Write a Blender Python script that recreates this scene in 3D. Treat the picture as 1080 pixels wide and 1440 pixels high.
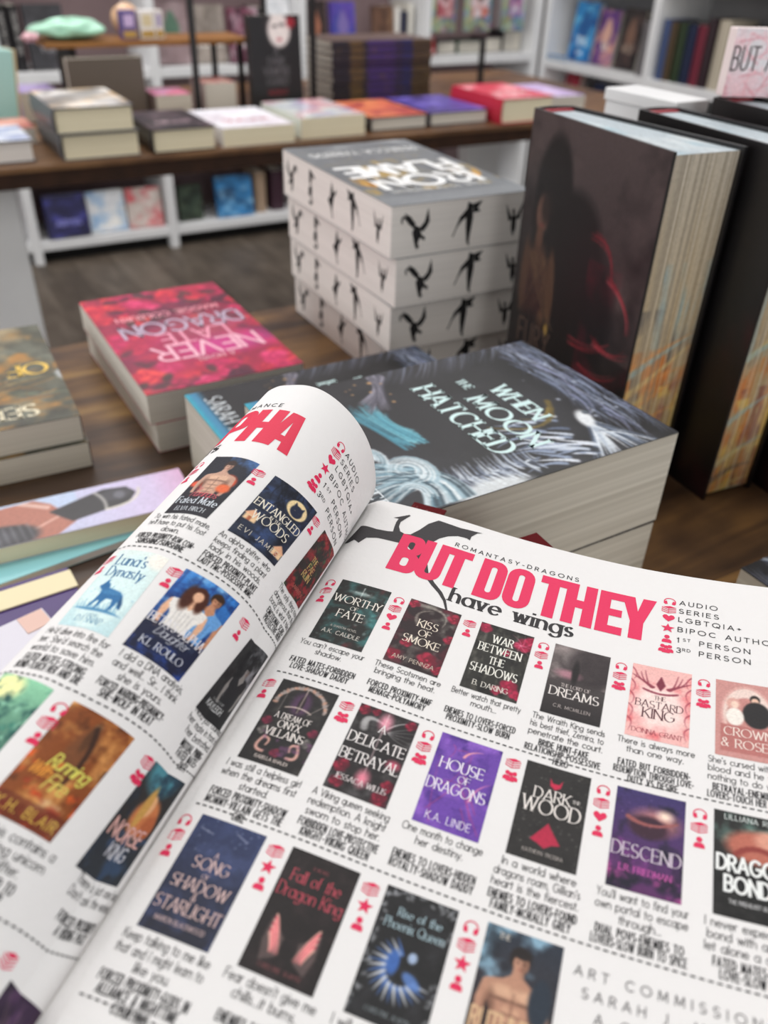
import bpy, math, random
import numpy as np
from mathutils import Matrix, Vector

# ------------------------------------------------------------------ camera, world, lights, exposure
SC = bpy.context.scene
COL = SC.collection
for o in list(bpy.data.objects):
    bpy.data.objects.remove(o)
EYE = 1.142                      # height of the lens above the shop floor
FPX, PITCH, ROLL = 1170.0, math.radians(35.0), math.radians(2.0)


def camera_axes():
    dn = np.array([-math.sin(ROLL) * math.cos(PITCH), math.cos(ROLL) * math.cos(PITCH), math.sin(PITCH)])
    fw = np.array([0, 0, 1.0]) - dn[2] * dn
    fw /= np.linalg.norm(fw)
    rt = np.cross(dn, fw)
    return np.array([rt, fw, -dn])


RM = camera_axes()
cam_data = bpy.data.cameras.new('camera')
cam = bpy.data.objects.new('camera', cam_data)
COL.objects.link(cam)
rot = Matrix(((RM[0, 0], -RM[0, 1], -RM[0, 2]), (RM[1, 0], -RM[1, 1], -RM[1, 2]), (RM[2, 0], -RM[2, 1], -RM[2, 2])))
cam.matrix_world = Matrix.Translation((0, 0, EYE)) @ rot.to_4x4()
cam_data.sensor_fit = 'VERTICAL'
cam_data.sensor_width = 36
cam_data.sensor_height = 36
cam_data.lens = FPX / 1440 * 36
cam_data.clip_start = 0.01
cam_data.clip_end = 50
cam_data.dof.use_dof = True
cam_data.dof.focus_distance = 0.355
cam_data.dof.aperture_fstop = 8.4
SC.camera = cam

SC.view_settings.view_transform = 'Standard'
SC.view_settings.look = 'None'
SC.view_settings.gamma = 1
SC.view_settings.exposure = -0.56
world = bpy.data.worlds.new('shop_ambient')
SC.world = world
world.use_nodes = True
world.node_tree.nodes['Background'].inputs[0].default_value = (0.95, 0.97, 1.0, 1)
world.node_tree.nodes['Background'].inputs[1].default_value = 0.42


def ceiling_panel(name, x, y, sx, sy, watts, z=2.85, rz=31.0, tilt=0.0):
    d = bpy.data.lights.new(name, 'AREA')
    d.shape = 'RECTANGLE'
    d.size, d.size_y = sx, sy
    d.energy = watts
    d.color = (1.0, 0.995, 0.99)
    o = bpy.data.objects.new(name, d)
    o.location = (x, y, z)
    o.rotation_euler = (math.radians(tilt), 0, math.radians(rz))
    COL.objects.link(o)


ceiling_panel('ceiling_light', -0.3, 1.3, 1.6, 0.7, 24)
ceiling_panel('ceiling_light', 0.9, 0.7, 1.6, 0.7, 11)
ceiling_panel('ceiling_light', -1.4, 2.6, 1.8, 0.7, 46)
ceiling_panel('ceiling_light', 0.9, 2.9, 1.8, 0.7, 52)
ceiling_panel('ceiling_light', -1.7, 0.4, 1.6, 0.7, 16)


def fill_panel(name, u, v, z, sx, sz, watts, face):
    """fill light added to brighten upright faces, with no window there; face = direction it shines, in degrees"""
    c, s_ = math.cos(math.radians(31)), math.sin(math.radians(31))
    d = bpy.data.lights.new(name, 'AREA')
    d.shape = 'RECTANGLE'
    d.size, d.size_y = sx, sz
    d.energy = watts
    d.color = (0.97, 0.985, 1.0)
    o = bpy.data.objects.new(name, d)
    o.location = (u * c - v * s_, u * s_ + v * c, z)
    o.rotation_euler = (math.radians(90), 0, math.radians(face + 31 - 90))
    COL.objects.link(o)


fill_panel('fill_light', -3.0, 0.9, 1.45, 3.0, 2.0, 74, 0)  # added from the left to brighten left-facing sides; the wall has no window
fill_panel('fill_light', 0.6, -2.8, 1.5, 3.0, 1.9, 62, 90)  # added behind the camera to lift the near faces; no window here either


# ------------------------------------------------------------------ helpers: colour, meshes, materials
def lin(c):
    c = np.asarray(c, float)
    return np.where(c <= 0.04045, c / 12.92, ((c + 0.055) / 1.055) ** 2.4)


def hx(s):
    return np.array([int(s[i:i + 2], 16) for i in (0, 2, 4)]) / 255.0


def principled(name, rough=0.5, spec=0.5, color=None, metal=0.0):
    m = bpy.data.materials.new(name)
    m.use_nodes = True
    b = m.node_tree.nodes['Principled BSDF']
    b.inputs['Roughness'].default_value = rough
    b.inputs['Specular IOR Level'].default_value = spec
    b.inputs['Metallic'].default_value = metal
    if color is not None:
        b.inputs['Base Color'].default_value = (*lin(color), 1)
    return m, m.node_tree.nodes, m.node_tree.links, b


def noise_into(m, nodes, links, b, c0, c1, scale=8.0, stretch=(1, 1, 1), detail=4.0, bump=0.0, lo=0.3, hi=0.7, coords='Object'):
    tc = nodes.new('ShaderNodeTexCoord')
    mp = nodes.new('ShaderNodeMapping')
    mp.inputs['Scale'].default_value = stretch
    nz = nodes.new('ShaderNodeTexNoise')
    nz.inputs['Scale'].default_value = scale
    nz.inputs['Detail'].default_value = detail
    rp = nodes.new('ShaderNodeValToRGB')
    rp.color_ramp.elements[0].position = lo
    rp.color_ramp.elements[1].position = hi
    rp.color_ramp.elements[0].color = (*lin(c0), 1)
    rp.color_ramp.elements[1].color = (*lin(c1), 1)
    links.new(tc.outputs[coords], mp.inputs['Vector'])
    links.new(mp.outputs['Vector'], nz.inputs['Vector'])
    links.new(nz.outputs['Fac'], rp.inputs['Fac'])
    links.new(rp.outputs['Color'], b.inputs['Base Color'])
    if bump:
        bp = nodes.new('ShaderNodeBump')
        bp.inputs['Strength'].default_value = bump
        bp.inputs['Distance'].default_value = 0.001
        links.new(nz.outputs['Fac'], bp.inputs['Height'])
        links.new(bp.outputs['Normal'], b.inputs['Normal'])
    return nz, rp, mp


def print_material(name, rough, spec, coat=0.0, grain=0.0):
    m, nodes, links, b = principled(name, rough, spec)
    at = nodes.new('ShaderNodeAttribute')
    at.attribute_name = 'Col'
    links.new(at.outputs['Color'], b.inputs['Base Color'])
    b.inputs['Coat Weight'].default_value = coat
    b.inputs['Coat Roughness'].default_value = 0.12
    if grain:
        tc = nodes.new('ShaderNodeTexCoord')
        nz = nodes.new('ShaderNodeTexNoise')
        nz.inputs['Scale'].default_value = 900
        nz.inputs['Detail'].default_value = 3
        bp = nodes.new('ShaderNodeBump')
        bp.inputs['Strength'].default_value = grain
        bp.inputs['Distance'].default_value = 0.0004
        links.new(tc.outputs['Object'], nz.inputs['Vector'])
        links.new(nz.outputs['Fac'], bp.inputs['Height'])
        links.new(bp.outputs['Normal'], b.inputs['Normal'])
    return m


M_PRINT = print_material('printed_paper', 0.62, 0.35, grain=0.25)
M_COVER = print_material('laminated_cover', 0.38, 0.5)
M_GLOSS = print_material('glossy_cover', 0.22, 0.5, coat=0.4)
M_MATTE = print_material('matte_cover', 0.5, 0.4)


def page_edge_material(name, c0, c1, scale=1.0):
    m, nodes, links, b = principled(name, 0.8, 0.2)
    noise_into(m, nodes, links, b, c0, c1, 1.0 * scale, (2, 2, 520), 2, 0.0, 0.25, 0.75)
    return m


M_PAGES = page_edge_material('page_edges_cream', hx('cdc7bb'), hx('dcd6ca'))
M_PAGES_ROUGH = page_edge_material('page_edges_rough_cut', hx('b3ac9f'), hx('d6d0c3'), 0.45)
M_PAGES_WHITE = page_edge_material('page_edges_white', hx('dcd6d0'), hx('e6e0da'))
M_PAGES_YELLOW = page_edge_material('page_edges_yellowed', hx('e4d8b8'), hx('f3e9cc'))


class MB:
    """collects geometry with a colour per vertex, links it as one mesh object"""

    def __init__(self):
        self.v, self.f, self.c, self.m, self.n = [], [], [], [], 0

    def add(self, verts, faces, color=(0.8, 0.8, 0.8), mat=0):
        verts = np.asarray(verts, float).reshape(-1, 3)
        color = np.asarray(color, float)
        if color.ndim == 1:
            color = np.tile(color[:3], (len(verts), 1))
        faces = np.asarray(faces, int)
        self.v.append(verts)
        self.c.append(color)
        self.f.append(faces + self.n)
        self.m.append(np.full(len(faces), mat))
        self.n += len(verts)
        return self

    def box(self, x0, y0, z0, x1, y1, z1, color=(0.8, 0.8, 0.8), mat=0):
        v = [(x0, y0, z0), (x1, y0, z0), (x1, y1, z0), (x0, y1, z0), (x0, y0, z1), (x1, y0, z1), (x1, y1, z1), (x0, y1, z1)]
        return self.hexa(v, color, mat)

    def hexa(self, v, color=(0.8, 0.8, 0.8), mat=0):
        f = [(3, 2, 1, 0), (4, 5, 6, 7), (0, 1, 5, 4), (1, 2, 6, 5), (2, 3, 7, 6), (3, 0, 4, 7)]
        return self.add(v, f, color, mat)

    def quads(self, q, color, mat=0):
        q = np.asarray(q, float)
        k = len(q)
        if k == 0:
            return self
        return self.add(q.reshape(-1, 3), np.arange(4 * k).reshape(k, 4), color, mat)

    def sheet(self, pts, color, mat=0):
        """pts: (rows, cols, 3) grid of points"""
        r, c = pts.shape[:2]
        i = np.arange(r * c).reshape(r, c)
        f = np.stack([i[:-1, :-1], i[:-1, 1:], i[1:, 1:], i[1:, :-1]], -1).reshape(-1, 4)
        color = np.asarray(color, float)
        if color.ndim == 3:
            color = color.reshape(-1, 3)
        return self.add(pts.reshape(-1, 3), f, color, mat)

    def build(self, name, mats, parent=None, smooth=False):
        v = np.concatenate(self.v)
        f = np.concatenate(self.f)
        me = bpy.data.meshes.new(name)
        me.vertices.add(len(v))
        me.vertices.foreach_set('co', v.astype(np.float32).ravel())
        me.loops.add(f.size)
        me.loops.foreach_set('vertex_index', f.astype(np.int32).ravel())
        me.polygons.add(len(f))
        me.polygons.foreach_set('loop_start', (np.arange(len(f)) * 4).astype(np.int32))
        if not isinstance(mats, (list, tuple)):
            mats = [mats]
        for m in mats:
            me.materials.append(m)
        me.polygons.foreach_set('material_index', np.concatenate(self.m).astype(np.int32))
        me.polygons.foreach_set('use_smooth', np.full(len(f), bool(smooth)))
        me.update(calc_edges=True)
        me.validate()
        a = me.attributes.new('Col', 'FLOAT_COLOR', 'POINT')
        rgba = np.ones((len(v), 4), np.float32)
        rgba[:, :3] = lin(np.clip(np.concatenate(self.c), 0, 1))
        a.data.foreach_set('color', rgba.ravel())
        o = bpy.data.objects.new(name, me)
        COL.objects.link(o)
        if parent is not None:
            o.parent = parent
        return o


def bevel(o, width, seg=2):
    md = o.modifiers.new('edge', 'BEVEL')
    md.width = width
    md.segments = seg
    md.limit_method = 'ANGLE'
    return o


def tag(o, label, cat, group=None, kind=None):
    o['label'] = label
    o['category'] = cat
    if group:
        o['group'] = group
    if kind:
        o['kind'] = kind
    return o


def thing(name, label, cat, loc=(0, 0, 0), rz=0.0, group=None):
    o = bpy.data.objects.new(name, None)
    o.empty_display_size = 0.02
    COL.objects.link(o)
    o.location = loc
    o.rotation_euler = (0, 0, math.radians(rz))
    return tag(o, label, cat, group)


def copy_thing(src, label=None, loc=None, rz=None, group=None):
    def rec(o, parent):
        c = o.copy()
        COL.objects.link(c)
        if parent is not None:
            c.parent = parent
            c.matrix_parent_inverse = o.matrix_parent_inverse
        for ch in o.children:
            rec(ch, c)
        return c
    r = rec(src, None)
    if label:
        r['label'] = label
    if group:
        r['group'] = group
    if loc is not None:
        r.location = loc
    if rz is not None:
        r.rotation_euler = (0, 0, math.radians(rz))
    return r


def structure(o, label=None):
    o['kind'] = 'structure'
    if label:
        o['label'] = label
        o['category'] = label.split()[-1]
    return o


# ------------------------------------------------------------------ lettering: a stroke alphabet
def arc(cx, cy, rx, ry, a0, a1):
    n = max(3, int(abs(a1 - a0) / 20))
    return [(cx + rx * math.cos(math.radians(a0 + (a1 - a0) * i / n)), cy + ry * math.sin(math.radians(a0 + (a1 - a0) * i / n))) for i in range(n + 1)]


def alphabet():
    g = {}
    V = lambda x, a=0.0, b=1.0: [(x, a), (x, b)]
    g['A'] = (.72, [[(0, 0), (.36, 1)], [(.36, 1), (.72, 0)], [(.12, .32), (.6, .32)]])
    g['B'] = (.56, [V(0), [(0, 1), (.25, 1)] + arc(.27, .76, .25, .24, 90, -90) + [(0, .52)], [(.27, .52)] + arc(.29, .26, .28, .26, 90, -90) + [(0, 0)]])
    g['C'] = (.74, [arc(.42, .5, .42, .5, 48, 312)])
    g['D'] = (.68, [V(0), [(0, 1), (.2, 1)] + arc(.22, .5, .46, .5, 90, -90) + [(0, 0)]])
    g['E'] = (.5, [V(0), [(0, 1), (.48, 1)], [(0, .52), (.42, .52)], [(0, 0), (.5, 0)]])
    g['F'] = (.48, [V(0), [(0, 1), (.48, 1)], [(0, .52), (.42, .52)]])
    g['G'] = (.8, [arc(.42, .5, .42, .5, 48, 325), [(.78, .46), (.78, .2)], [(.5, .46), (.78, .46)]])
    g['H'] = (.64, [V(0), V(.64), [(0, .52), (.64, .52)]])
    g['I'] = (.06, [V(.03)])
    g['J'] = (.34, [[(.32, 1), (.32, .25)] + arc(.12, .22, .2, .22, 0, -110)])
    g['K'] = (.58, [V(0), [(.56, 1), (0, .42)], [(.17, .58), (.6, 0)]])
    g['L'] = (.46, [V(0), [(0, 0), (.46, 0)]])
    g['M'] = (.84, [[(.03, 0), (.08, 1)], [(.08, 1), (.42, .12)], [(.42, .12), (.76, 1)], [(.76, 1), (.81, 0)]])
    g['N'] = (.66, [V(0), [(0, 1), (.66, 0)], V(.66)])
    g['O'] = (.92, [arc(.46, .5, .46, .5, 90, 450)])
    g['P'] = (.52, [V(0), [(0, 1), (.25, 1)] + arc(.26, .74, .26, .26, 90, -90) + [(0, .48)]])
    g['Q'] = (.92, [arc(.46, .5, .46, .5, 90, 450), [(.52, .25), (.86, -.06)]])
    g['R'] = (.56, [V(0), [(0, 1), (.25, 1)] + arc(.26, .75, .26, .25, 90, -90) + [(0, .5)], [(.24, .5), (.57, 0)]])
    g['S'] = (.54, [arc(.27, .75, .24, .25, 42, 270) + arc(.27, .25, .27, .25, 90, -142)])
    g['T'] = (.6, [V(.3), [(0, 1), (.6, 1)]])
    g['U'] = (.6, [[(0, 1), (0, .3)] + arc(.3, .3, .3, .3, 180, 360) + [(.6, 1)]])
    g['V'] = (.68, [[(0, 1), (.34, 0)], [(.34, 0), (.68, 1)]])
    g['W'] = (1.0, [[(0, 1), (.27, 0)], [(.27, 0), (.5, .95)], [(.5, .95), (.73, 0)], [(.73, 0), (1, 1)]])
    g['X'] = (.6, [[(0, 1), (.6, 0)], [(.6, 1), (0, 0)]])
    g['Y'] = (.62, [[(0, 1), (.31, .48)], [(.62, 1), (.31, .48)], [(.31, .48), (.31, 0)]])
    g['Z'] = (.56, [[(0, 1), (.56, 1)], [(.56, 1), (0, 0)], [(0, 0), (.56, 0)]])
    R = arc(.29, .31, .29, .31, 0, 360)
    g['a'] = (.58, [R, V(.58, 0, .62)])
    g['b'] = (.58, [R, V(0)])
    g['c'] = (.5, [arc(.3, .31, .3, .31, 48, 312)])
    g['d'] = (.58, [R, V(.58)])
    g['e'] = (.58, [[(.02, .33), (.58, .33)] + arc(.29, .31, .29, .31, 5, 318)])
    g['f'] = (.26, [V(.08, 0, .8) + arc(.24, .8, .16, .2, 180, 75), [(-.04, .62), (.24, .62)]])
    g['g'] = (.58, [R, [(.58, .62), (.58, -.08)] + arc(.3, -.08, .28, .22, 0, -150)])
    hump = lambda x, w: [(x, .38)] + arc(x + w / 2, .38, w / 2, .24, 180, 0) + [(x + w, 0)]
    g['h'] = (.48, [V(0), hump(0, .48)])
    g['i'] = (.06, [V(.03, 0, .62), V(.03, .84, .9)])
    g['j'] = (.1, [[(.06, .62), (.06, -.15)] + arc(-.06, -.15, .12, .12, 0, -90), V(.06, .84, .9)])
    g['k'] = (.44, [V(0), [(.4, .62), (0, .26)], [(.13, .37), (.44, 0)]])
    g['l'] = (.06, [V(.03)])
    g['m'] = (.8, [V(0, 0, .62), hump(0, .4), hump(.4, .4)])
    g['n'] = (.48, [V(0, 0, .62), hump(0, .48)])
    g['o'] = (.6, [arc(.3, .31, .3, .31, 0, 360)])
    g['p'] = (.58, [R, V(0, -.3, .62)])
    g['q'] = (.58, [R, V(.58, -.3, .62)])
    g['r'] = (.28, [V(0, 0, .62), [(0, .36)] + arc(.22, .36, .22, .26, 180, 70)])
    g['s'] = (.36, [arc(.18, .46, .16, .16, 42, 270) + arc(.18, .15, .18, .15, 90, -142)])
    g['t'] = (.26, [V(.1, 0, .88), [(-.04, .62), (.26, .62)]])
    g['u'] = (.48, [[(0, .62), (0, .24)] + arc(.24, .24, .24, .24, 180, 360) + [(.48, .62)], V(.48, 0, .62)])
    g['v'] = (.46, [[(0, .62), (.23, 0)], [(.23, 0), (.46, .62)]])
    g['w'] = (.74, [[(0, .62), (.19, 0)], [(.19, 0), (.37, .6)], [(.37, .6), (.55, 0)], [(.55, 0), (.74, .62)]])
    g['x'] = (.42, [[(0, .62), (.42, 0)], [(.42, .62), (0, 0)]])
    g['y'] = (.46, [[(0, .62), (.23, 0)], [(.46, .62), (.12, -.28)]])
    g['z'] = (.4, [[(0, .62), (.4, .62)], [(.4, .62), (0, 0)], [(0, 0), (.4, 0)]])
    g['.'] = (.08, [V(.04, 0, .05)])
    g[','] = (.08, [[(.05, .05), (.0, -.14)]])
    g["'"] = (.06, [V(.03, .78, 1.0)])
    g['-'] = (.3, [[(.02, .42), (.28, .42)]])
    g['+'] = (.4, [[(0, .45), (.4, .45)], V(.2, .25, .65)])
    g['!'] = (.06, [V(.03, .3, 1), V(.03, 0, .05)])
    g['?'] = (.44, [arc(.22, .76, .22, .24, 170, -60) + [(.22, .42), (.22, .28)], V(.22, 0, .05)])
    g['/'] = (.4, [[(0, -.05), (.4, 1.05)]])
    g['&'] = (.66, [[(.62, 0), (.16, .72)] + arc(.3, .8, .16, .2, 200, -40) + [(.1, .42)] + arc(.24, .24, .22, .24, 140, 330) + [(.62, .45)]])
    g['1'] = (.2, [[(0, .8), (.16, 1), (.16, 0)]])
    g['2'] = (.5, [arc(.25, .74, .25, .26, 165, -30) + [(0, 0)], [(0, 0), (.52, 0)]])
    g['3'] = (.5, [arc(.24, .76, .23, .24, 150, -90), arc(.24, .26, .26, .26, 90, -150)])
    return g


GLYPH = alphabet()


def stroke_quads(pts, half, ext, maxlen):
    """widened polyline -> quads; half is a function of the unit direction"""
    pts = [np.array(p, float) for p in pts]
    runs, cur = [], [pts[0]]
    for i in range(1, len(pts)):
        if len(cur) > 1:
            a, b = cur[-1] - cur[-2], pts[i] - cur[-1]
            if np.dot(a, b) < 0.55 * np.linalg.norm(a) * np.linalg.norm(b):
                runs.append(cur)
                cur = [cur[-1]]
        cur.append(pts[i])
    runs.append(cur)
    out = []
    for r in runs:
        r = np.array(r)
        closed = np.allclose(r[0], r[-1]) and len(r) > 4
        if not closed:
            u0 = (r[1] - r[0]) / (np.linalg.norm(r[1] - r[0]) + 1e-9)
            u1 = (r[-1] - r[-2]) / (np.linalg.norm(r[-1] - r[-2]) + 1e-9)
            r[0] = r[0] - u0 * ext
            r[-1] = r[-1] + u1 * ext
        if maxlen:
            q = [r[0]]
            for i in range(1, len(r)):
                k = max(1, int(math.ceil(np.linalg.norm(r[i] - r[i - 1]) / maxlen)))
                for j in range(1, k + 1):
                    q.append(r[i - 1] + (r[i] - r[i - 1]) * j / k)
            r = np.array(q)
        dv = np.diff(r, axis=0)
        dv /= np.linalg.norm(dv, axis=1)[:, None] + 1e-9
        t = np.vstack([dv[:1], dv[:-1] + dv[1:], dv[-1:]])
        if closed:
            t[0] = t[-1] = dv[0] + dv[-1]
        t /= np.linalg.norm(t, axis=1)[:, None] + 1e-9
        n = np.stack([-t[:, 1], t[:, 0]], 1)
        hw = np.array([half(x) for x in t])[:, None]
        L, Rr = r + n * hw, r - n * hw
        out.append(np.stack([Rr[:-1], Rr[1:], L[1:], L[:-1]], 1))
    return np.concatenate(out)


def text_quads(s, size, style='sans', xs=1.0, weight=0.05, track=0.16, maxlen=0.0, slant=0.0):
    """lettering with its baseline start at 0,0 (cap height = size); returns quads (n,4,2) and width"""
    out, x = [], 0.0
    ml = maxlen / size if maxlen else 0.0
    nib = math.radians(18)
    if style == 'serif':
        half = lambda d: weight * 0.26 + weight * .68 * abs(d[0] * math.sin(nib) - d[1] * math.cos(nib))
        ext = weight * 0.3
    else:
        half = lambda d: weight
        ext = weight * 0.85
    for ch in s:
        if ch == ' ':
            x += 0.34 * xs + track
            continue
        if ch not in GLYPH:
            ch = ch.upper() if ch.upper() in GLYPH else '.'
        w, strokes = GLYPH[ch]
        for st in strokes:
            p = [(x + a * xs, b) for a, b in st]
            out.append(stroke_quads(p, half, ext, ml))
            if style == 'serif' and len(st) >= 2 and ch not in ".,'-":
                for e, o in ((0, 1), (-1, -2)):
                    a, b = np.array(p[e]), np.array(p[o])
                    d = (a - b) / (np.linalg.norm(a - b) + 1e-9)
                    k = weight * 1.0 + 0.055
                    if abs(d[1]) > 0.75 and (abs(a[1]) < .02 or abs(a[1] - 1) < .02 or abs(a[1] - .62) < .02):
                        if len(st) == 2 or a[1] > .5:
                            out.append(stroke_quads([a - (k, 0), a + (k, 0)], lambda d: weight * .34, 0, 0))
                    elif abs(d[0]) > 0.9 and ch in 'EFLTZ':
                        if abs(a[1] - .52) < .1:
                            out.append(stroke_quads([a - (0, .07), a + (0, .07)], lambda d: weight * .4, 0, 0))
                        else:
                            sg = -1 if a[1] > .5 else 1
                            out.append(stroke_quads([a, a + (0, sg * .16)], lambda d: weight * .4, 0, 0))
        x += w * xs + track
    if not out:
        return np.zeros((0, 4, 2)), 0.0
    q = np.concatenate(out) * size
    if slant:
        q[..., 0] += q[..., 1] * slant
    return q, (x - track) * size


def poly_quads(contours, step):
    """even-odd filled outline -> thin upright quads, so that it can follow a curved sheet"""
    segs = []
    for c in contours:
        c = np.asarray(c, float)
        segs.append(np.concatenate([c[:-1] if np.allclose(c[0], c[-1]) else c, c[:1]]))
    xs = np.concatenate(segs)[:, 0]
    cuts = np.unique(np.concatenate([np.arange(xs.min(), xs.max(), step), xs]))
    out = []
    for a, b in zip(cuts[:-1], cuts[1:]):
        if b - a < 1e-9:
            continue
        m = (a + b) / 2
        hits = []
        for s in segs:
            p, q = s[:-1], s[1:]
            ok = (np.minimum(p[:, 0], q[:, 0]) <= m) & (np.maximum(p[:, 0], q[:, 0]) > m)
            for P, Q in zip(p[ok], q[ok]):
                k = (Q[1] - P[1]) / (Q[0] - P[0])
                hits.append((P[1] + k * (m - P[0]), P[1] + k * (a - P[0]), P[1] + k * (b - P[0])))
        hits.sort()
        for i in range(0, len(hits) - 1, 2):
            (_, l0, l1), (_, h0, h1) = hits[i], hits[i + 1]
            out.append([(a, l0), (b, l1), (b, h1), (a, h0)])
    return np.array(out) if out else np.zeros((0, 4, 2))


# ------------------------------------------------------------------ a small painter for printed pictures
class Art:
    """picture in units of its own width, x right, y down; kept as an array of sRGB colours"""

    def __init__(self, w, h, base='808080', ss=2):
        self.w, self.h, self.ss = w, h, ss
        self.asp = h / w
        W, H = w * ss, h * ss
        self.X, self.Y = np.meshgrid((np.arange(W) + .5) / W, (np.arange(H) + .5) / W)
        self.a = np.zeros((H, W, 3)) + hx(base)
        self.texts = []

    def mix(self, mask, c):
        c = hx(c) if isinstance(c, str) else np.asarray(c)
        self.a += (c - self.a) * np.clip(mask, 0, 1)[..., None]
        return self

    def ramp(self, c0, c1, y0=0.0, y1=None):
        y1 = self.asp if y1 is None else y1
        k = np.clip((self.Y - y0) / (y1 - y0), 0, 1)[..., None]
        self.a = hx(c0) * (1 - k) + hx(c1) * k
        return self

    def field(self, seed, n=6, octaves=4, sx=1.0, sy=1.0):
        rg = np.random.RandomState(seed)
        tot, amp, out = 0, 1.0, 0
        for k in range(octaves):
            m = n * 2 ** k
            g = rg.rand(int(m * sy * self.asp) + 3, int(m * sx) + 3)
            fx, fy = self.X * m * sx, self.Y * m * sy
            ix, iy = fx.astype(int), fy.astype(int)
            u, v = fx - ix, fy - iy
            u, v = u * u * (3 - 2 * u), v * v * (3 - 2 * v)
            ix1, iy1 = np.minimum(ix + 1, g.shape[1] - 1), np.minimum(iy + 1, g.shape[0] - 1)
            ix, iy = np.minimum(ix, g.shape[1] - 1), np.minimum(iy, g.shape[0] - 1)
            out = out + amp * ((g[iy, ix] * (1 - u) + g[iy, ix1] * u) * (1 - v) + (g[iy1, ix] * (1 - u) + g[iy1, ix1] * u) * v)
            tot += amp
            amp *= .55
        return out / tot

    def cloud(self, seed, c, n=5, lo=.45, hi=.75, k=1.0, sx=1.0, sy=1.0, mask=1.0):
        f = np.clip((self.field(seed, n, 4, sx, sy) - lo) / (hi - lo), 0, 1)
        return self.mix(f * k * mask, c)

    def ell(self, cx, cy, rx, ry, c, soft=.15, k=1.0, rot=0.0):
        ca, sa = math.cos(math.radians(rot)), math.sin(math.radians(rot))
        dx, dy = self.X - cx, self.Y - cy
        r = np.sqrt(((dx * ca + dy * sa) / rx) ** 2 + ((-dx * sa + dy * ca) / ry) ** 2)
        return self.mix(np.clip((1 - r) / max(soft, 1e-3) + .5, 0, 1) * k, c)

    def rect(self, x0, y0, x1, y1, c, k=1.0):
        return self.mix(((self.X >= x0) & (self.X < x1) & (self.Y >= y0) & (self.Y < y1)) * k, c)

    def poly(self, pts, c, k=1.0):
        p = np.asarray(pts, float)
        ins = np.zeros(self.X.shape, bool)
        for (x0, y0), (x1, y1) in zip(p, np.roll(p, -1, 0)):
            if y0 == y1:
                continue
            cr = ((self.Y > y0) != (self.Y > y1)) & (self.X < (x1 - x0) * (self.Y - y0) / (y1 - y0) + x0)
            ins ^= cr
        return self.mix(ins * k, c)

    def line(self, pts, c, w0=.02, w1=None, k=1.0, soft=.6):
        w1 = w0 if w1 is None else w1
        W = self.w * self.ss
        n = len(pts) - 1
        for i in range(n):
            (x0, y0), (x1, y1) = pts[i], pts[i + 1]
            wa, wb = w0 + (w1 - w0) * i / n, w0 + (w1 - w0) * (i + 1) / n
            pad = max(wa, wb) * 1.3 + .01
            i0, i1 = int(max(0, (min(x0, x1) - pad) * W)), int(min(self.X.shape[1], (max(x0, x1) + pad) * W + 1))
            j0, j1 = int(max(0, (min(y0, y1) - pad) * W)), int(min(self.X.shape[0], (max(y0, y1) + pad) * W + 1))
            if i0 >= i1 or j0 >= j1:
                continue
            X, Y = self.X[j0:j1, i0:i1], self.Y[j0:j1, i0:i1]
            dx, dy = x1 - x0, y1 - y0
            t = np.clip(((X - x0) * dx + (Y - y0) * dy) / (dx * dx + dy * dy + 1e-12), 0, 1)
            d = np.hypot(X - x0 - t * dx, Y - y0 - t * dy)
            w = wa + (wb - wa) * t
            m = np.clip((w - d) / (w * soft + 1e-6), 0, 1) * k
            self.a[j0:j1, i0:i1] += (hx(c) - self.a[j0:j1, i0:i1]) * m[..., None]
        return self

    def curve(self, p0, p1, p2, c, w0=.02, w1=.002, k=1.0, n=9, soft=.6):
        P = [((1 - t) ** 2 * p0[0] + 2 * t * (1 - t) * p1[0] + t * t * p2[0], (1 - t) ** 2 * p0[1] + 2 * t * (1 - t) * p1[1] + t * t * p2[1]) for t in np.linspace(0, 1, n)]
        return self.line(P, c, w0, w1, k, soft)

    def specks(self, seed, c, n=40, r=.008, box=(0, 0, 1, 9), k=.9):
        rg = random.Random(seed)
        for _ in range(n):
            x, y = rg.uniform(box[0], box[2]), rg.uniform(box[1], min(box[3], self.asp))
            rr = r * rg.uniform(.4, 1.2)
            self.line([(x, y), (x + rr * .1, y)], c, rr, rr, k)
        return self

    def flower(self, cx, cy, r, c0, c1, seed=0):
        rg = random.Random(seed)
        for i in range(7):
            a = i * .9 + rg.random()
            self.ell(cx + .55 * r * math.cos(a), cy + .55 * r * math.sin(a), .6 * r, .5 * r, c0 if i % 2 else c1, .5, .8, math.degrees(a))
        self.ell(cx, cy, .4 * r, .4 * r, c1, .5)
        return self.ell(cx, cy, .15 * r, .15 * r, c0, .5)

    def person(self, x, y, h, skin, hair, cloth, shirt=True):
        """a figure to the hips, h = its height in the picture"""
        P = lambda pts: [(x + a * h, y + b * h) for a, b in pts]
        body = cloth if shirt else skin
        arm = [(.20, .33), (.29, .37), (.325, .55), (.30, .78), (.24, .92), (.20, .90), (.235, .74), (.225, .55)]
        for sg in (-1, 1):
            self.poly(P([(sg * a, b) for a, b in arm]), skin)
        self.poly(P([(-.05, .26), (.05, .26), (.12, .315), (.27, .35), (.26, .48), (.19, .60), (.165, .76), (.20, 1.02), (-.20, 1.02), (-.165, .76), (-.19, .60), (-.26, .48), (-.27, .35), (-.12, .315)]), body)
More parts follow.
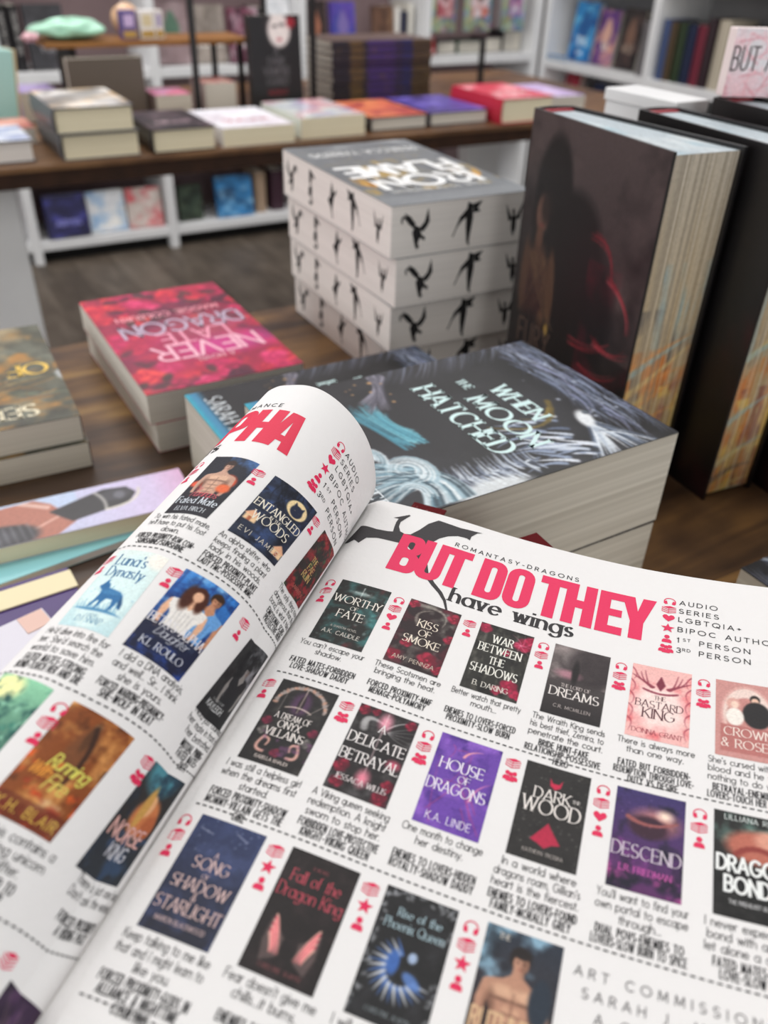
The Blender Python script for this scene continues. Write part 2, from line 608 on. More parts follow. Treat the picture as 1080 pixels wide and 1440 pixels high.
        if shirt:
            self.poly(P([(-.055, .25), (.055, .25), (.09, .33), (0, .44), (-.09, .33)]), skin)
            for k in range(5):
                self.line(P([(-.12 + .06 * k, .5), (-.10 + .05 * k, .95)]), '30343c', .008 * h, .003 * h, .3)
        else:
            for sg in (-1, 1):
                self.ell(x + sg * .10 * h, y + .425 * h, .10 * h, .055 * h, 'efc6a4', .9, .5)
                self.ell(x + sg * .095 * h, y + .495 * h, .09 * h, .014 * h, '3c241c', 1, .55)
                self.ell(x + sg * .20 * h, y + .62 * h, .05 * h, .16 * h, '3c241c', 1, .5)
                for k in range(3):
                    self.ell(x + sg * .045 * h, y + (.57 + .085 * k) * h, .036 * h, .032 * h, 'e8bc9a', .9, .4)
                    self.ell(x + sg * .045 * h, y + (.61 + .085 * k) * h, .04 * h, .008 * h, '3c241c', 1, .5)
            self.line(P([(0, .42), (0, .82)]), '3c241c', .009 * h, .009 * h, .45)
            self.poly(P([(-.185, .88), (.185, .88), (.21, 1.05), (-.21, 1.05)]), cloth)
        self.poly(P([(-.05, .2), (.05, .2), (.06, .3), (-.06, .3)]), skin)
        self.ell(x, y + .10 * h, .10 * h, .115 * h, hair, .2)
        self.ell(x + .012 * h, y + .145 * h, .072 * h, .095 * h, skin, .2)
        for sg in (-1, 1):
            self.ell(x + (.012 + sg * .03) * h, y + .135 * h, .016 * h, .007 * h, '2a1a16', .5, .8)
        self.ell(x + .012 * h, y + .195 * h, .022 * h, .007 * h, '8c4038', .5, .7)
        self.ell(x + .05 * h, y + .16 * h, .03 * h, .09 * h, '3c241c', 1, .35)
        self.ell(x + .012 * h, y + .055 * h, .085 * h, .05 * h, hair, .3)
        return self

    def word(self, s, cx, y, size, c, style='serif', xs=.9, weight=.06, track=.14, slant=0.0, fit=None):
        """lettering centred on cx with its baseline at y; fit = widest it may get"""
        q, w = text_quads(s, size, style, xs, weight, track, 0, slant)
        if fit and w > fit:
            k = fit / w
            q, w = q * np.array([k, 1]), fit
        self.texts.append((q + np.array([cx - w / 2, 0]), y, hx(c)))
        return self

    def image(self):
        s = self.ss
        a = np.clip(self.a, 0, 1).reshape(self.h, s, self.w, s, 3).mean((1, 3))
        rg = np.random.RandomState(self.w * 7 + len(self.texts))
        g = rg.rand(self.h, self.w, 1)                           # the grain of the print
        return np.clip(a * (.93 + .14 * g) + .012 * (g - .5), 0, 1)


def lay_art(mb, art, fn, mat=0, lift=0.00006):
    """put a picture on a surface; fn(u, v, lift) -> points, u right 0..1, v up 0..1"""
    img = art.image()
    h, w = img.shape[:2]
    ue, ve = np.linspace(0, 1, w + 1), np.linspace(1, 0, h + 1)
    U, Vv = np.meshgrid(ue, ve)
    c = np.pad(img, ((0, 1), (0, 1), (0, 0)), 'edge')
    c[1:-1, 1:-1] = (img[:-1, :-1] + img[1:, :-1] + img[:-1, 1:] + img[1:, 1:]) / 4
    pts = fn(U, Vv, lift)
    mb.sheet(pts[::-1], c[::-1], mat)
    for j, (q, y, col) in enumerate(art.texts):
        u = q[..., 0]
        v = 1 - (y - q[..., 1]) / art.asp
        keep = ((u > 0) & (u < 1) & (v > 0) & (v < 1)).all(1)
        if keep.any():
            mb.quads(fn(u[keep], v[keep], lift * 1.8 + 1e-6 * (j % 8)), col, mat)


# ------------------------------------------------------------------ the shop: floor, walls, ceiling
AZ = 31.0                                     # the shop's furniture runs along this direction
C31, S31 = math.cos(math.radians(AZ)), math.sin(math.radians(AZ))


def W(u, v, z=0.0):
    """shop coordinates (u along the tables, v towards the back wall) -> scene"""
    return (u * C31 - v * S31, u * S31 + v * C31, z)


def shop_box(mb, u0, v0, z0, u1, v1, z1, color=(.8, .8, .8), mat=0):
    P = lambda u, v, z: W(u, v, z)
    return mb.hexa([P(u0, v0, z0), P(u1, v0, z0), P(u1, v1, z0), P(u0, v1, z0), P(u0, v0, z1), P(u1, v0, z1), P(u1, v1, z1), P(u0, v1, z1)], color, mat)


def plank_material(name, cols, width, length, angle, rough, gap=.02, grain=1.0, contrast=1.0):
    """procedural boards: brick pattern for the planks, stretched noise for the grain"""
    m, nodes, links, b = principled(name, rough, .4)
    tc = nodes.new('ShaderNodeTexCoord')
    mp = nodes.new('ShaderNodeMapping')
    mp.inputs['Rotation'].default_value = (0, 0, math.radians(-angle))
    links.new(tc.outputs['Object'], mp.inputs['Vector'])
    br = nodes.new('ShaderNodeTexBrick')
    br.inputs['Scale'].default_value = 1.0
    br.inputs['Brick Width'].default_value = length
    br.inputs['Row Height'].default_value = width
    br.inputs['Mortar Size'].default_value = gap * width
    br.inputs['Color1'].default_value = (0, 0, 0, 1)
    br.inputs['Color2'].default_value = (1, 1, 1, 1)
    br.inputs['Mortar'].default_value = (0.3, 0.3, 0.3, 1)
    links.new(mp.outputs['Vector'], br.inputs['Vector'])
    st = nodes.new('ShaderNodeMapping')
    st.inputs['Scale'].default_value = (1.0 * grain, 6 * grain, 4)
    links.new(mp.outputs['Vector'], st.inputs['Vector'])
    n1 = nodes.new('ShaderNodeTexNoise')
    n1.inputs['Scale'].default_value = 3.2
    n1.inputs['Detail'].default_value = 7
    n1.inputs['Distortion'].default_value = .6
    links.new(st.outputs['Vector'], n1.inputs['Vector'])
    n2 = nodes.new('ShaderNodeTexNoise')
    n2.inputs['Scale'].default_value = 8.5 * grain
    n2.inputs['Detail'].default_value = 3
    links.new(mp.outputs['Vector'], n2.inputs['Vector'])
    a1 = nodes.new('ShaderNodeMath')
    a1.operation = 'MULTIPLY_ADD'
    a1.inputs[1].default_value = .36
    links.new(br.outputs['Color'], a1.inputs[0])
    links.new(n1.outputs['Fac'], a1.inputs[2])
    a2 = nodes.new('ShaderNodeMath')
    a2.operation = 'MULTIPLY_ADD'
    a2.inputs[1].default_value = .62
    links.new(n2.outputs['Fac'], a2.inputs[0])
    links.new(a1.outputs[0], a2.inputs[2])
    rp = nodes.new('ShaderNodeValToRGB')
    rp.color_ramp.elements[0].position = .42
    rp.color_ramp.elements[0].color = (*lin(cols[0]), 1)
    rp.color_ramp.elements[1].position = .68
    rp.color_ramp.elements[1].color = (*lin(cols[-1]), 1)
    for i, c in enumerate(cols[1:-1]):
        e = rp.color_ramp.elements.new(.42 + .26 * (i + 1) / (len(cols) - 1))
        e.color = (*lin(c), 1)
    a3 = nodes.new('ShaderNodeMath')
    a3.operation = 'MULTIPLY'
    a3.inputs[1].default_value = .55
    links.new(a2.outputs[0], a3.inputs[0])
    links.new(a3.outputs[0], rp.inputs['Fac'])
    links.new(rp.outputs['Color'], b.inputs['Base Color'])
    bp = nodes.new('ShaderNodeBump')
    bp.inputs['Strength'].default_value = .15
    bp.inputs['Distance'].default_value = .002
    links.new(n1.outputs['Fac'], bp.inputs['Height'])
    links.new(bp.outputs['Normal'], b.inputs['Normal'])
    return m


def plain(name, c0, c1, rough=.6, scale=6, spec=.3):
    m, nodes, links, b = principled(name, rough, spec)
    noise_into(m, nodes, links, b, c0, c1, scale, (1, 1, 1), 4, .08, .3, .7)
    return m


M_FLOOR = plank_material('dark_vinyl_planks', [hx('4a4138'), hx('5c5248'), hx('6d6358')], .15, 1.2, AZ + 90, .5)
M_TABLE = plank_material('rustic_table_boards', [hx('38271b'), hx('583f28'), hx('7a5934'), hx('a17d49')], .14, 1.6, 0, .42, .015, 1.4)
M_TABLE2 = plank_material('brown_table_boards', [hx('4c3423'), hx('64462e'), hx('7d5b3c')], .14, 1.6, 0, .4, .012, 1.4)
M_FASCIA = plain('dark_stained_edge', hx('2c1a0f'), hx('3c2416'), .5, 30)
M_WALL = plain('mauve_painted_wall', hx('a58f90'), hx('ac9697'), .8, 5)
M_WALL_GREY = plain('grey_painted_wall', hx('97989a'), hx('a0a1a3'), .8, 5)
M_CEIL = plain('white_ceiling', hx('e4e4e2'), hx('ebebe9'), .9, 4)
M_WHITE = plain('white_lacquer', hx('dededf'), hx('e6e6e6'), .4, 8, .5)
M_BACK = plain('grey_case_back', hx('8b8a8b'), hx('939293'), .7, 6)
M_BACK_MAUVE = plain('mauve_case_back', hx('8f797a'), hx('968081'), .7, 6)
M_BLACK = plain('black_metal', hx('141415'), hx('1d1d1e'), .45, 20, .5)
M_TOE = plain('black_toe_kick', hx('0e0d0d'), hx('161515'), .7, 20)

mb = MB()
shop_box(mb, -3.2, -3, -.06, 3.3, 4.0, 0)
structure(mb.build('floor', M_FLOOR))
mb = MB()
shop_box(mb, -3.2, -3, 2.9, 3.3, 4.0, 2.96)
structure(mb.build('ceiling', M_CEIL))
mb = MB()
shop_box(mb, -3.2, 3.86, 0, 3.3, 3.94, 2.9)
structure(mb.build('wall_back', M_WALL))
mb = MB()
shop_box(mb, 3.2, -3, 0, 3.28, 3.86, 2.9)
structure(mb.build('wall_right', M_WALL_GREY))
mb = MB()
shop_box(mb, -3.2, -3, 0, -3.12, 3.86, 2.9)
structure(mb.build('wall_left', M_CEIL))
mb = MB()
shop_box(mb, -3.12, -3, 0, 3.2, -2.92, 2.9)
structure(mb.build('wall_front', M_CEIL))


# ------------------------------------------------------------------ tables
def table(name, label, u0, u1, v0, v1, top, thick, mat, edge, legs, leg_mat, taper=.12):
    root = thing(name, label, 'table', W((u0 + u1) / 2, (v0 + v1) / 2, 0), AZ)
    cu, cv = (u0 + u1) / 2, (v0 + v1) / 2
    mb = MB()
    mb.box(u0 - cu, v0 - cv, top - thick * .3, u1 - cu, v1 - cv, top)
    bevel(mb.build('tabletop', mat, root), .002)
    mb = MB()
    e = .0 if edge else .03
    mb.box(u0 - cu + .004, v0 - cv + .004, top - thick, u1 - cu - .004, v1 - cv - .004, top - thick * .3)
    mb.build('edge_band', M_FASCIA, root)
    for u, v, sg in legs:
        mb = MB()
        a, w1, w0, d = top - thick, taper, taper * .3, .06
        x0, x1 = (u - cu, u - cu - sg * w1), (u - cu, u - cu - sg * w0)
        xa, xb = sorted(x0)
        xc, xd = sorted(x1)
        y = v - cv
        mb.hexa([(xc, y, 0), (xd, y, 0), (xd, y + d, 0), (xc, y + d, 0), (xa, y, a), (xb, y, a), (xb, y + d, a), (xa, y + d, a)])
        bevel(mb.build('leg', leg_mat, root), .003)
    return root


FT = .760                                    # height of the front table
table('display_table', 'rustic brown wooden display table in front carrying the open magazine and book stacks', -.75, 1.45, -.06, .905, FT, .045, M_TABLE, True,
      [(-.68, .0, -1), (-.68, .80, -1), (1.38, .0, 1), (1.38, .80, 1)], M_WHITE)
BT = .762                                    # height of the table behind it
table('display_table', 'brown wooden table behind, with a dark edge and a row of books along it', -.62, 1.95, 1.741, 2.56, BT, .040, M_TABLE2, True,
      [(.225, 1.80, 1), (.225, 2.40, 1), (1.85, 1.80, 1), (1.85, 2.40, 1), (-.55, 1.80, -1)], M_WHITE, .16)


# ------------------------------------------------------------------ white bookcases along the two walls
def bookcase(name, label, along, start, widths, face, depth, shelves, height, back_mat):
    """along 'u': case faces -v at v=face; along 'v': case faces -u at u=face"""
    root = thing(name, label, 'bookcase', (0, 0, 0))

    def bx(mb, a0, d0, z0, a1, d1, z1, mat=0):
        if along == 'u':
            shop_box(mb, a0, face + d0, z0, a1, face + d1, z1, (.9, .9, .9), mat)
        else:
            shop_box(mb, face + d0, a0, z0, face + d1, a1, z1, (.9, .9, .9), mat)
    a, T = start, .035
    edges = [a]
    for w in widths:
        a += w
        edges.append(a)
    for e in edges:
        mb = MB()
        bx(mb, e - T / 2, 0, 0, e + T / 2, depth, height)
        bevel(mb.build('upright', M_WHITE, root), .002)
    for z in shelves:
        for e0, e1 in zip(edges[:-1], edges[1:]):
            mb = MB()
            bx(mb, e0 + T / 2, .004, z - .034, e1 - T / 2, depth - .012, z)
            bevel(mb.build('shelf', M_WHITE, root), .002)
    mb = MB()
    bx(mb, edges[0] + T / 2, .05, 0, edges[-1] - T / 2, .07, shelves[0] - .034)
    mb.build('toe_kick', M_TOE, root)
    mb = MB()
    bx(mb, edges[0] + T / 2, depth - .012, shelves[0] - .034, edges[-1] - T / 2, depth - .002, height)
    mb.build('back_panel', back_mat, root)
    return root


BZ = (.087, .345, .682, 1.28)
bookcase('bookcase', 'long white bookcase along the back wall behind the tables', 'u', -.08, [.556, .557, .62, .60, .61], 3.52, .32, BZ, 1.95, M_BACK_MAUVE)
bookcase('bookcase', 'white cubby bookcase on the right-hand wall, meeting the corner', 'v', .70, [.72, .70, .70, .67], 2.885, .30, (.087, .345, .664, 1.02, 1.40), 1.95, M_BACK)


# ------------------------------------------------------------------ the open catalogue magazine
MAG_D = np.array([0.30193825, 0.95332024, 0.00371652])     # direction from page foot to page head
MAG_H = np.array([0.95332683, -0.30194033, 0.0])           # direction across the pages
MAG_N = np.array([-0.00112217, -0.00354306, 0.99999309])
MAG_T0 = 0.25156504
HEAD, FOOT = 0.0615, -0.2150


def catmull(pts, n=40):
    pts = np.array(pts, float)
    P = np.vstack([2 * pts[0] - pts[1], pts, 2 * pts[-1] - pts[-2]])
    out = []
    for i in range(1, len(P) - 2):
        a, b, c, e = P[i - 1], P[i], P[i + 1], P[i + 2]
        for u in np.linspace(0, 1, n, endpoint=False):
            out.append(.5 * ((2 * b) + (c - a) * u + (2 * a - 5 * b + 4 * c - e) * u * u + (3 * b - a - 3 * c + e) * u ** 3))
    out.append(P[-2])
    return np.array(out)


class Page:
    def __init__(self, pts, zero, shear):
        self.C = catmull(pts)
        d = np.hypot(*np.diff(self.C, axis=0).T)
        self.S = np.concatenate([[0], np.cumsum(d)])
        self.S -= self.S[np.argmin(np.abs(self.C[:, 0] - zero[0]) + 5 * np.abs(self.C[:, 1] - zero[1]))]
        g = np.gradient(self.C, axis=0)
        g /= np.linalg.norm(g, axis=1)[:, None]
        self.Nn = np.stack([-g[:, 1], g[:, 0]], 1)
        self.shear = shear

    def __call__(self, s, t, off=0.0):
        s, t = np.asarray(s, float), np.asarray(t, float)
        a, z = np.interp(s, self.S, self.C[:, 0]), np.interp(s, self.S, self.C[:, 1])
        na, nz = np.interp(s, self.S, self.Nn[:, 0]), np.interp(s, self.S, self.Nn[:, 1])
        w = 1.0
        if self.shear[0]:
            w = np.clip((self.S[-1] - s) / .03, 0, 1)
        a = a - (HEAD - t) * self.shear[0] * w + na * off
        z = z - (HEAD - t) * self.shear[1] * w + nz * off
        p = a[..., None] * MAG_H + z[..., None] * MAG_N + (MAG_T0 + t)[..., None] * MAG_D
        return p + np.array([0, 0, EYE])


RIGHT = Page([(-.1125, -.2335), (-.105, -.2275), (-.097, -.2252), (-.0673, -.2265), (-.0374, -.2297), (-.0067, -.2317), (.0234, -.2319),
              (.0543, -.2298), (.080, -.2268), (.097, -.225)], (-.0968, -.2253), (0, 0))
LEFT = Page([(-.150, -.232), (-.160, -.215), (-.1655, -.200), (-.1635, -.188), (-.159, -.1795), (-.1529, -.1748), (-.1471, -.1729),
             (-.1386, -.1714), (-.131, -.1723), (-.1231, -.1762), (-.1152, -.1831), (-.1094, -.1916), (-.1059, -.2007), (-.1043, -.2101),
             (-.1041, -.2180), (-.1056, -.2245), (-.1090, -.2295), (-.1125, -.2330)], (-.159, -.1795), (0.0363, 0.0680))

INK, PINK, PAPER = hx('2b2a2c'), hx('e02c5a'), hx('ebe9e8')
CW, CH = 0.0217, 0.037
PXW, PXH = 76, 130


def art(base):
    return Art(PXW, PXH, base)


def floral_frame(A, seed, c0, c1, n=9):
    rg = random.Random(seed)
    for i in range(n):
        side = rg.choice([0, 1, 2, 3])
        x = [rg.uniform(0, .16), rg.uniform(.84, 1), rg.random(), rg.random()][side]
        y = [rg.uniform(0, 1.7), rg.uniform(0, 1.7), rg.uniform(0, .14), rg.uniform(1.5, 1.7)][side]
        A.flower(x, y, rg.uniform(.08, .14), c0, c1, seed + i)
    return A


def covers_right():
    out = {}
    A = art('20211f'); A.cloud(1, '3f7a7a', 4, .45, .8).cloud(2, '6a2a30', 3, .5, .8, 1, 1, 1, (A.X > .5)).cloud(3, 'b9cfcb', 9, .66, .9, .6)
    A.ell(.5, .28, .2, .05, 'cfe5e2', 1.2, .6).line([(.5, .1), (.5, .42)], 'f2fbfa', .012, .004).line([(.36, .26), (.64, .26)], 'f2fbfa', .008, .003)
    A.word('WORTHY', .5, .62, .2, 'ece6dc', fit=.92).word('OF', .5, .78, .1, 'ece6dc').word('FATE', .5, 1.02, .2, 'ece6dc', fit=.7)
    A.word('A SHADOW NOVEL', .5, 1.3, .05, 'b9b4ac', 'sans').word('A.K. CAUDLE', .5, 1.48, .1, 'e0dad0', 'sans', 1, .05, .22, fit=.7); out[0, 0] = A
    A = art('2a1d1f'); A.cloud(4, '6d6a64', 5, .5, .8).cloud(5, '5c1c2a', 4, .5, .8)
    A.curve((.2, .1), (.9, .0), (.75, .5), '9a938a', .06, .01, .7).curve((.3, .6), (.1, .3), (.5, .15), '857d74', .05, .01, .7)
    for i, (x, y, r) in enumerate([(.9, .18, .12), (.1, .12, .1), (.95, .75, .1), (.72, 1.4, .17), (.25, 1.15, .1), (.12, 1.5, .12), (.95, 1.55, .1)]):
        A.flower(x, y, r, 'c02a4a', '6e1328', i)
    A.word('KISS', .5, .66, .19, 'efe3d2', fit=.6).word('OF', .5, .88, .16, 'efe3d2').word('SMOKE', .5, 1.12, .19, 'efe3d2', fit=.8)
    A.word('AMY PENNZA', .5, 1.58, .09, 'd8c8b8', 'sans', 1, .05, .25, fit=.8); out[0, 1] = A
    A = art('2c2b27'); A.cloud(6, '6a675f', 7, .5, .8, .8, 2, .7).cloud(7, '121211', 5, .5, .8)
    for i, (x, y, r) in enumerate([(.1, .12, .12), (.85, .3, .16), (.95, .15, .1), (.6, .62, .07), (.8, 1.4, .15), (.62, 1.55, .1), (.95, 1.55, .1)]):
        A.flower(x, y, r, 'c22650', '8c1236', i + 9)
    for i in range(8):
        A.curve((.8, .32), (.8 + .1 * math.cos(i), .32 + .1 * math.sin(i)), (.8 + .3 * math.cos(i * .8), .32 + .3 * math.sin(i * .8)), 'e0839c', .008, .003)
    for j, (w_, s_) in enumerate([('WAR', .2), ('BETWEEN', .2), ('THE', .18), ('SHADOWS', .2)]):
        A.word(w_, .48, .45 + .27 * j, s_, 'f1efe6', xs=.7, fit=.84)
    A.word('B. DARING', .5, 1.58, .12, 'e6e2d8', 'serif', fit=.8); out[0, 2] = A
    A = art('3a3234'); A.ramp('6f6564', '211d1e').cloud(8, 'b3a4a2', 3, .5, .85, .8, 1, 1, (A.Y < .9) * 1.0).ell(.35, .3, .16, .22, 'cfc4bf', .6, .7)
    A.ell(.72, .4, .5, .5, '2a2325', .5, .8).ell(.33, .7, .2, .1, 'c98a9a', 1, .7).ell(.45, .62, .06, .3, '1a1617', .6)
    A.word('THE LORD OF', .5, 1.02, .08, 'cfc4bf', fit=.5).word('DREAMS', .5, 1.26, .2, 'f0e9e4', fit=.9).word('C.R. MCMILLEN', .5, 1.52, .07, 'b9aeaa', 'sans', 1, .05, .2, fit=.7); out[0, 3] = A
    A = art('f0b9b4'); A.cloud(9, 'e5797c', 4, .5, .75).ell(.5, .95, .42, .5, 'fbe6df', .5, .9)
    for sg in (-1, 1):
        for k in range(4):
            A.curve((.5 + sg * .12, .5), (.5 + sg * (.2 + .08 * k), .6 - .1 * k), (.5 + sg * (.28 + .07 * k), .12 + .05 * k), '8e3a4b', .03, .008)
        for k in range(5):
            A.curve((.5 + sg * .5, .1 + .3 * k), (.5 + sg * .36, .25 + .28 * k), (.5 + sg * .46, .4 + .3 * k), '9c3348', .016, .004)
    A.poly([(.5, .2), (.58, .42), (.5, .58), (.42, .42)], '7c2c40').curve((.22, .58), (.5, .7), (.78, .58), '8e3a4b', .03, .03)
    A.word('THE', .5, .8, .1, '5b2734').word('BASTARD', .5, 1.0, .16, '5b2734', fit=.86).word('KING', .5, 1.24, .22, '5b2734', fit=.7)
    A.word('DONNA GRANT', .5, 1.6, .1, 'a33a4c', fit=.86); out[0, 4] = A
    A = art('c9908a'); A.ell(.5, .75, .42, .68, 'd9a7a0', .06).ell(.5, .75, .38, .62, 'ead2c8', .06).ell(.5, .85, .34, .5, 'c48780', .1)
    A.specks(3, 'f0ddd6', 60, .012, (0, 0, 1, 1.7), .6).ell(.62, .36, .08, .1, '2a2422', .2).ell(.62, .4, .06, .075, 'e8bfa8', .2).ell(.64, .72, .22, .3, '211f20', .15)
    A.ell(.28, .52, .11, .13, 'dca89c', .3).ell(.3, .54, .06, .08, 'f0d0be', .2).ell(.3, .82, .14, .2, 'f1e9e0', .2).rect(.08, 1.02, .92, 1.6, 'b8726d')
    A.word('CROWN', .5, 1.25, .18, 'f3e2d8', fit=.8).word('& ROSES', .5, 1.5, .18, 'f3e2d8', fit=.84); out[0, 5] = A
    A = art('211f1f'); A.cloud(10, '3a3735', 6, .5, .8)
    for k in range(26):
        a = k / 26 * math.pi
        A.ell(.5 - .42 * math.cos(a), .5 - .42 * math.sin(a), .05, .03, 'b7a7a0' if k % 3 else 'd7a58e', .5, .8, k * 40)
    A.ell(.5, .42, .16, .24, '5b3a5e', .6, .8).ell(.5, .42, .05, .2, '2a2024', .3).line([(.5, .1), (.5, .62)], 'd9c6ba', .012, .006).curve((.28, .56), (.5, .46), (.72, .56), 'd9c6ba', .016, .016)
    A.line([(.2, .2), (.2, .7)], 'a89c97', .007, .007).line([(.92, .25), (.68, .6)], 'a89c97', .008, .008)
    for i, (x, y) in enumerate([(.12, .9), (.14, 1.1), (.9, .9), (.88, 1.12), (.5, 1.45)]):
        A.flower(x, y, .08, '8a8580' if i % 2 else '8c2742', '4e4a48' if i % 2 else '5a1730', i)
    for sg in (-1, 1):
        A.curve((.5 + sg * .2, 1.48), (.5 + sg * .42, 1.5), (.5 + sg * .28, 1.2), 'd7a598', .035, .03).curve((.5 + sg * .28, 1.22), (.5 + sg * .14, 1.2), (.5 + sg * .2, 1.36), 'd7a598', .03, .02)
    A.cloud(11, '7b4a78', 9, .6, .8, .6, 1, 1, (A.Y > 1.1) & (A.Y < 1.5))
    A.word('A DREAM OF', .5, .8, .12, 'f3eae4', xs=.8, fit=.6).word('ONYX', .5, .97, .14, 'f3eae4', xs=.8).word('VILLAINS', .5, 1.16, .15, 'f3eae4', fit=.7)
    A.word('ISABELLA KHALIDI', .5, 1.62, .06, 'cfc2bb', 'sans', fit=.7); out[1, 0] = A
    A = art('242122'); A.cloud(12, '4c494a', 6, .5, .8)
    A.curve((.2, .45), (.1, .1), (.55, .3), 'a8a6a6', .09, .02, .8).curve((.55, .35), (.75, .05), (.98, .1), 'b9b7b7', .02, .004)
    for k in range(5):
        A.curve((.58, .4), (.7, .3 + .05 * k), (.98, .15 + .1 * k), '8f8d8d', .01, .004)
    A.ell(.5, .22, .1, .16, 'f5a0b4', 1.2, .9).line([(.5, .05), (.5, 1.5)], 'f2d3d6', .012, .01, .8).ell(.5, 1.36, .1, .14, 'f28aa0', 1.2, .9).ell(.86, .95, .1, .08, 'e0607c', 1.2, .9)
    for i, (x, y, r) in enumerate([(.1, .1, .1), (.9, .12, .09), (.12, 1.25, .12), (.9, 1.35, .1), (.15, 1.55, .1), (.85, 1.6, .12), (.3, .08, .07)]):
        A.flower(x, y, r, 'a8213f', '5c1024', i)
    A.word('A', .5, .45, .16, 'f4eeec').word('DELICATE', .5, .78, .2, 'f4eeec', fit=.92).word('BETRAYAL', .5, 1.12, .2, 'f4eeec', fit=.94)
    A.word('JESSACA WILLIS', .5, 1.5, .1, 'e9dedd', fit=.86); out[1, 1] = A
    A = art('6a43a5'); A.cloud(13, '8a5cc0', 4, .45, .75).cloud(14, '472a80', 5, .55, .8)
    for k in range(9):
        rg = random.Random(k)
        A.curve((rg.random(), rg.random() * 1.7), (rg.random(), rg.random() * 1.7), (rg.random(), rg.random() * 1.7), 'b63f7c', .012, .003, .6)
    A.curve((.45, .35), (.5, .2), (.72, .16), 'f0a2a8', .03, .004).curve((.7, 1.1), (.75, .8), (.95, .7), 'd77fae', .03, .004)
    A.word('HOUSE', .47, .66, .2, 'f3ecf6', 'serif', fit=.72).word('OF', .55, .84, .13, 'f3ecf6').word('DRAGONS', .48, 1.08, .2, 'f3ecf6', fit=.9)
    A.word('K.A. LINDE', .5, 1.6, .13, 'e6dcf0', 'sans', .8, .045, .2, fit=.84); out[1, 2] = A
    A = art('2a2827'); A.specks(5, '6b6764', 130, .016).cloud(15, '1b1a1a', 5, .5, .8, .6)
    A.poly([(.4, .2), (.45, .3), (.55, .3), (.6, .2), (.58, .36), (.5, .42), (.42, .36)], 'c7274a')
    A.word('DARK', .48, .64, .2, 'ece5df', fit=.66).word('WOOD', .5, .9, .26, 'ece5df', fit=.86).word('THE', .84, .56, .06, 'ece5df')
    A.poly([(.5, 1.02), (.56, 1.12), (.72, 1.35), (.6, 1.38), (.5, 1.46), (.4, 1.4), (.28, 1.36), (.44, 1.12)], 'b52645').word('KATHRYN TROSKA', .5, 1.58, .06, 'a79f9a', 'sans', fit=.6); out[1, 3] = A
    A = art('352a52'); A.ramp('3a2f66', '5a2a5e').cloud(16, '8a3a8c', 4, .5, .8, .9, 1, 1, A.Y > .9).cloud(17, '191529', 4, .5, .75)
    A.ell(.6, .5, .3, .2, 'd98f80', 1.0, .8).ell(.5, .62, .28, .2, '3a2030', .4).curve((.2, .5), (.5, .68), (.9, .45), '9c5a58', .05, .02).ell(.72, .36, .1, .08, 'ffe3cf', 1.4)
    A.cloud(18, 'd455a8', 6, .5, .75, .9, 1, 1, A.Y > 1.3).specks(8, 'c9a4dd', 40, .008).word('DESCEND', .5, 1.18, .22, 'cfc2cf', fit=.94).word('L.R. FRIEDMAN', .5, 1.42, .1, 'd05fae', fit=.7); out[1, 4] = A
    A = art('222221'); A.cloud(19, '7aa69a', 3, .5, .8, .9, 1, 1, A.Y < .7).ell(.6, .55, .44, .28, 'b86a58', .4).ell(.75, .4, .2, .16, 'd99a84', .6).curve((.3, .7), (.6, .4), (.95, .75), '8c3a34', .06, .05)
    A.cloud(20, '101010', 4, .4, .6, .9, 1, 1, A.Y > .85).word('LILLIANA REY', .5, .14, .09, 'd8e0dc', 'sans', .9, .05, .25, fit=.85)
    A.word('DRAGON', .5, 1.0, .24, 'eef0ee', 'sans', .7, .085, fit=.9).word('BONDS', .5, 1.32, .24, 'eef0ee', 'sans', .7, .085, fit=.8).word('THE FIREHEART BOOK', .5, 1.5, .06, 'c9c9c9', 'sans', fit=.6); out[1, 5] = A
    A = art('272b3f'); A.ramp('2f3a60', '232532').cloud(21, '44507a', 4, .5, .8, .7).specks(9, 'c6cbe0', 46, .011, (0, 0, 1, .55)).line([(.1, .2), (.3, .24)], 'dde0ee', .006).line([(.6, .12), (.8, .2)], 'dde0ee', .006)
    for w_, y_, s_ in [('A', .56, .08), ('SONG', .76, .17), ('OF', .88, .07), ('SHADOW', 1.08, .17), ('&', 1.2, .1), ('STARLIGHT', 1.4, .17)]:
        A.word(w_, .5, y_, s_, 'd8b9b4', fit=.92)
    A.word('MARION BLACKWOOD', .5, 1.56, .065, 'c0a8a8', 'sans', fit=.7); out[2, 0] = A
    A = art('221d1d'); A.cloud(22, '33292a', 5, .5, .8)
    for sg in (-1, 1):
        A.poly([(.5 + sg * .34, .98), (.5 + sg * .1, 1.2), (.5 + sg * .12, 1.45), (.5 + sg * .3, 1.55), (.5 + sg * .36, 1.3)], '6b5a58', .7)
        for k in range(7):
            A.curve((.5 + sg * .3, .95 + .04 * k), (.5 + sg * .2, 1.1 + .05 * k), (.5 + sg * (.1 + .02 * k), 1.42), 'e0566a' if k % 2 else 'f3b8a8', .022, .006)
    A.word('Fall of the', .5, .45, .17, 'b64a58', 'serif', .8, fit=.7).word('Dragon King', .5, .68, .18, 'b64a58', fit=.9).word('A NOVEL', .5, .22, .05, '8a4a50').word('CHRISTINE ALWYN', .5, 1.62, .06, '7c4a4c', fit=.7); out[2, 1] = A
    A = art('1f1f20'); A.cloud(23, '2d2d30', 5, .5, .8)
    rg = random.Random(4)
    for k in range(60):
        x, y = rg.choice([(rg.random(), rg.uniform(0, .12)), (rg.uniform(0, .1), rg.random() * 1.7), (rg.uniform(.9, 1), rg.random() * 1.7)])
        A.ell(x, y, .04, .02, '8e9094', .6, .7, rg.uniform(0, 180))
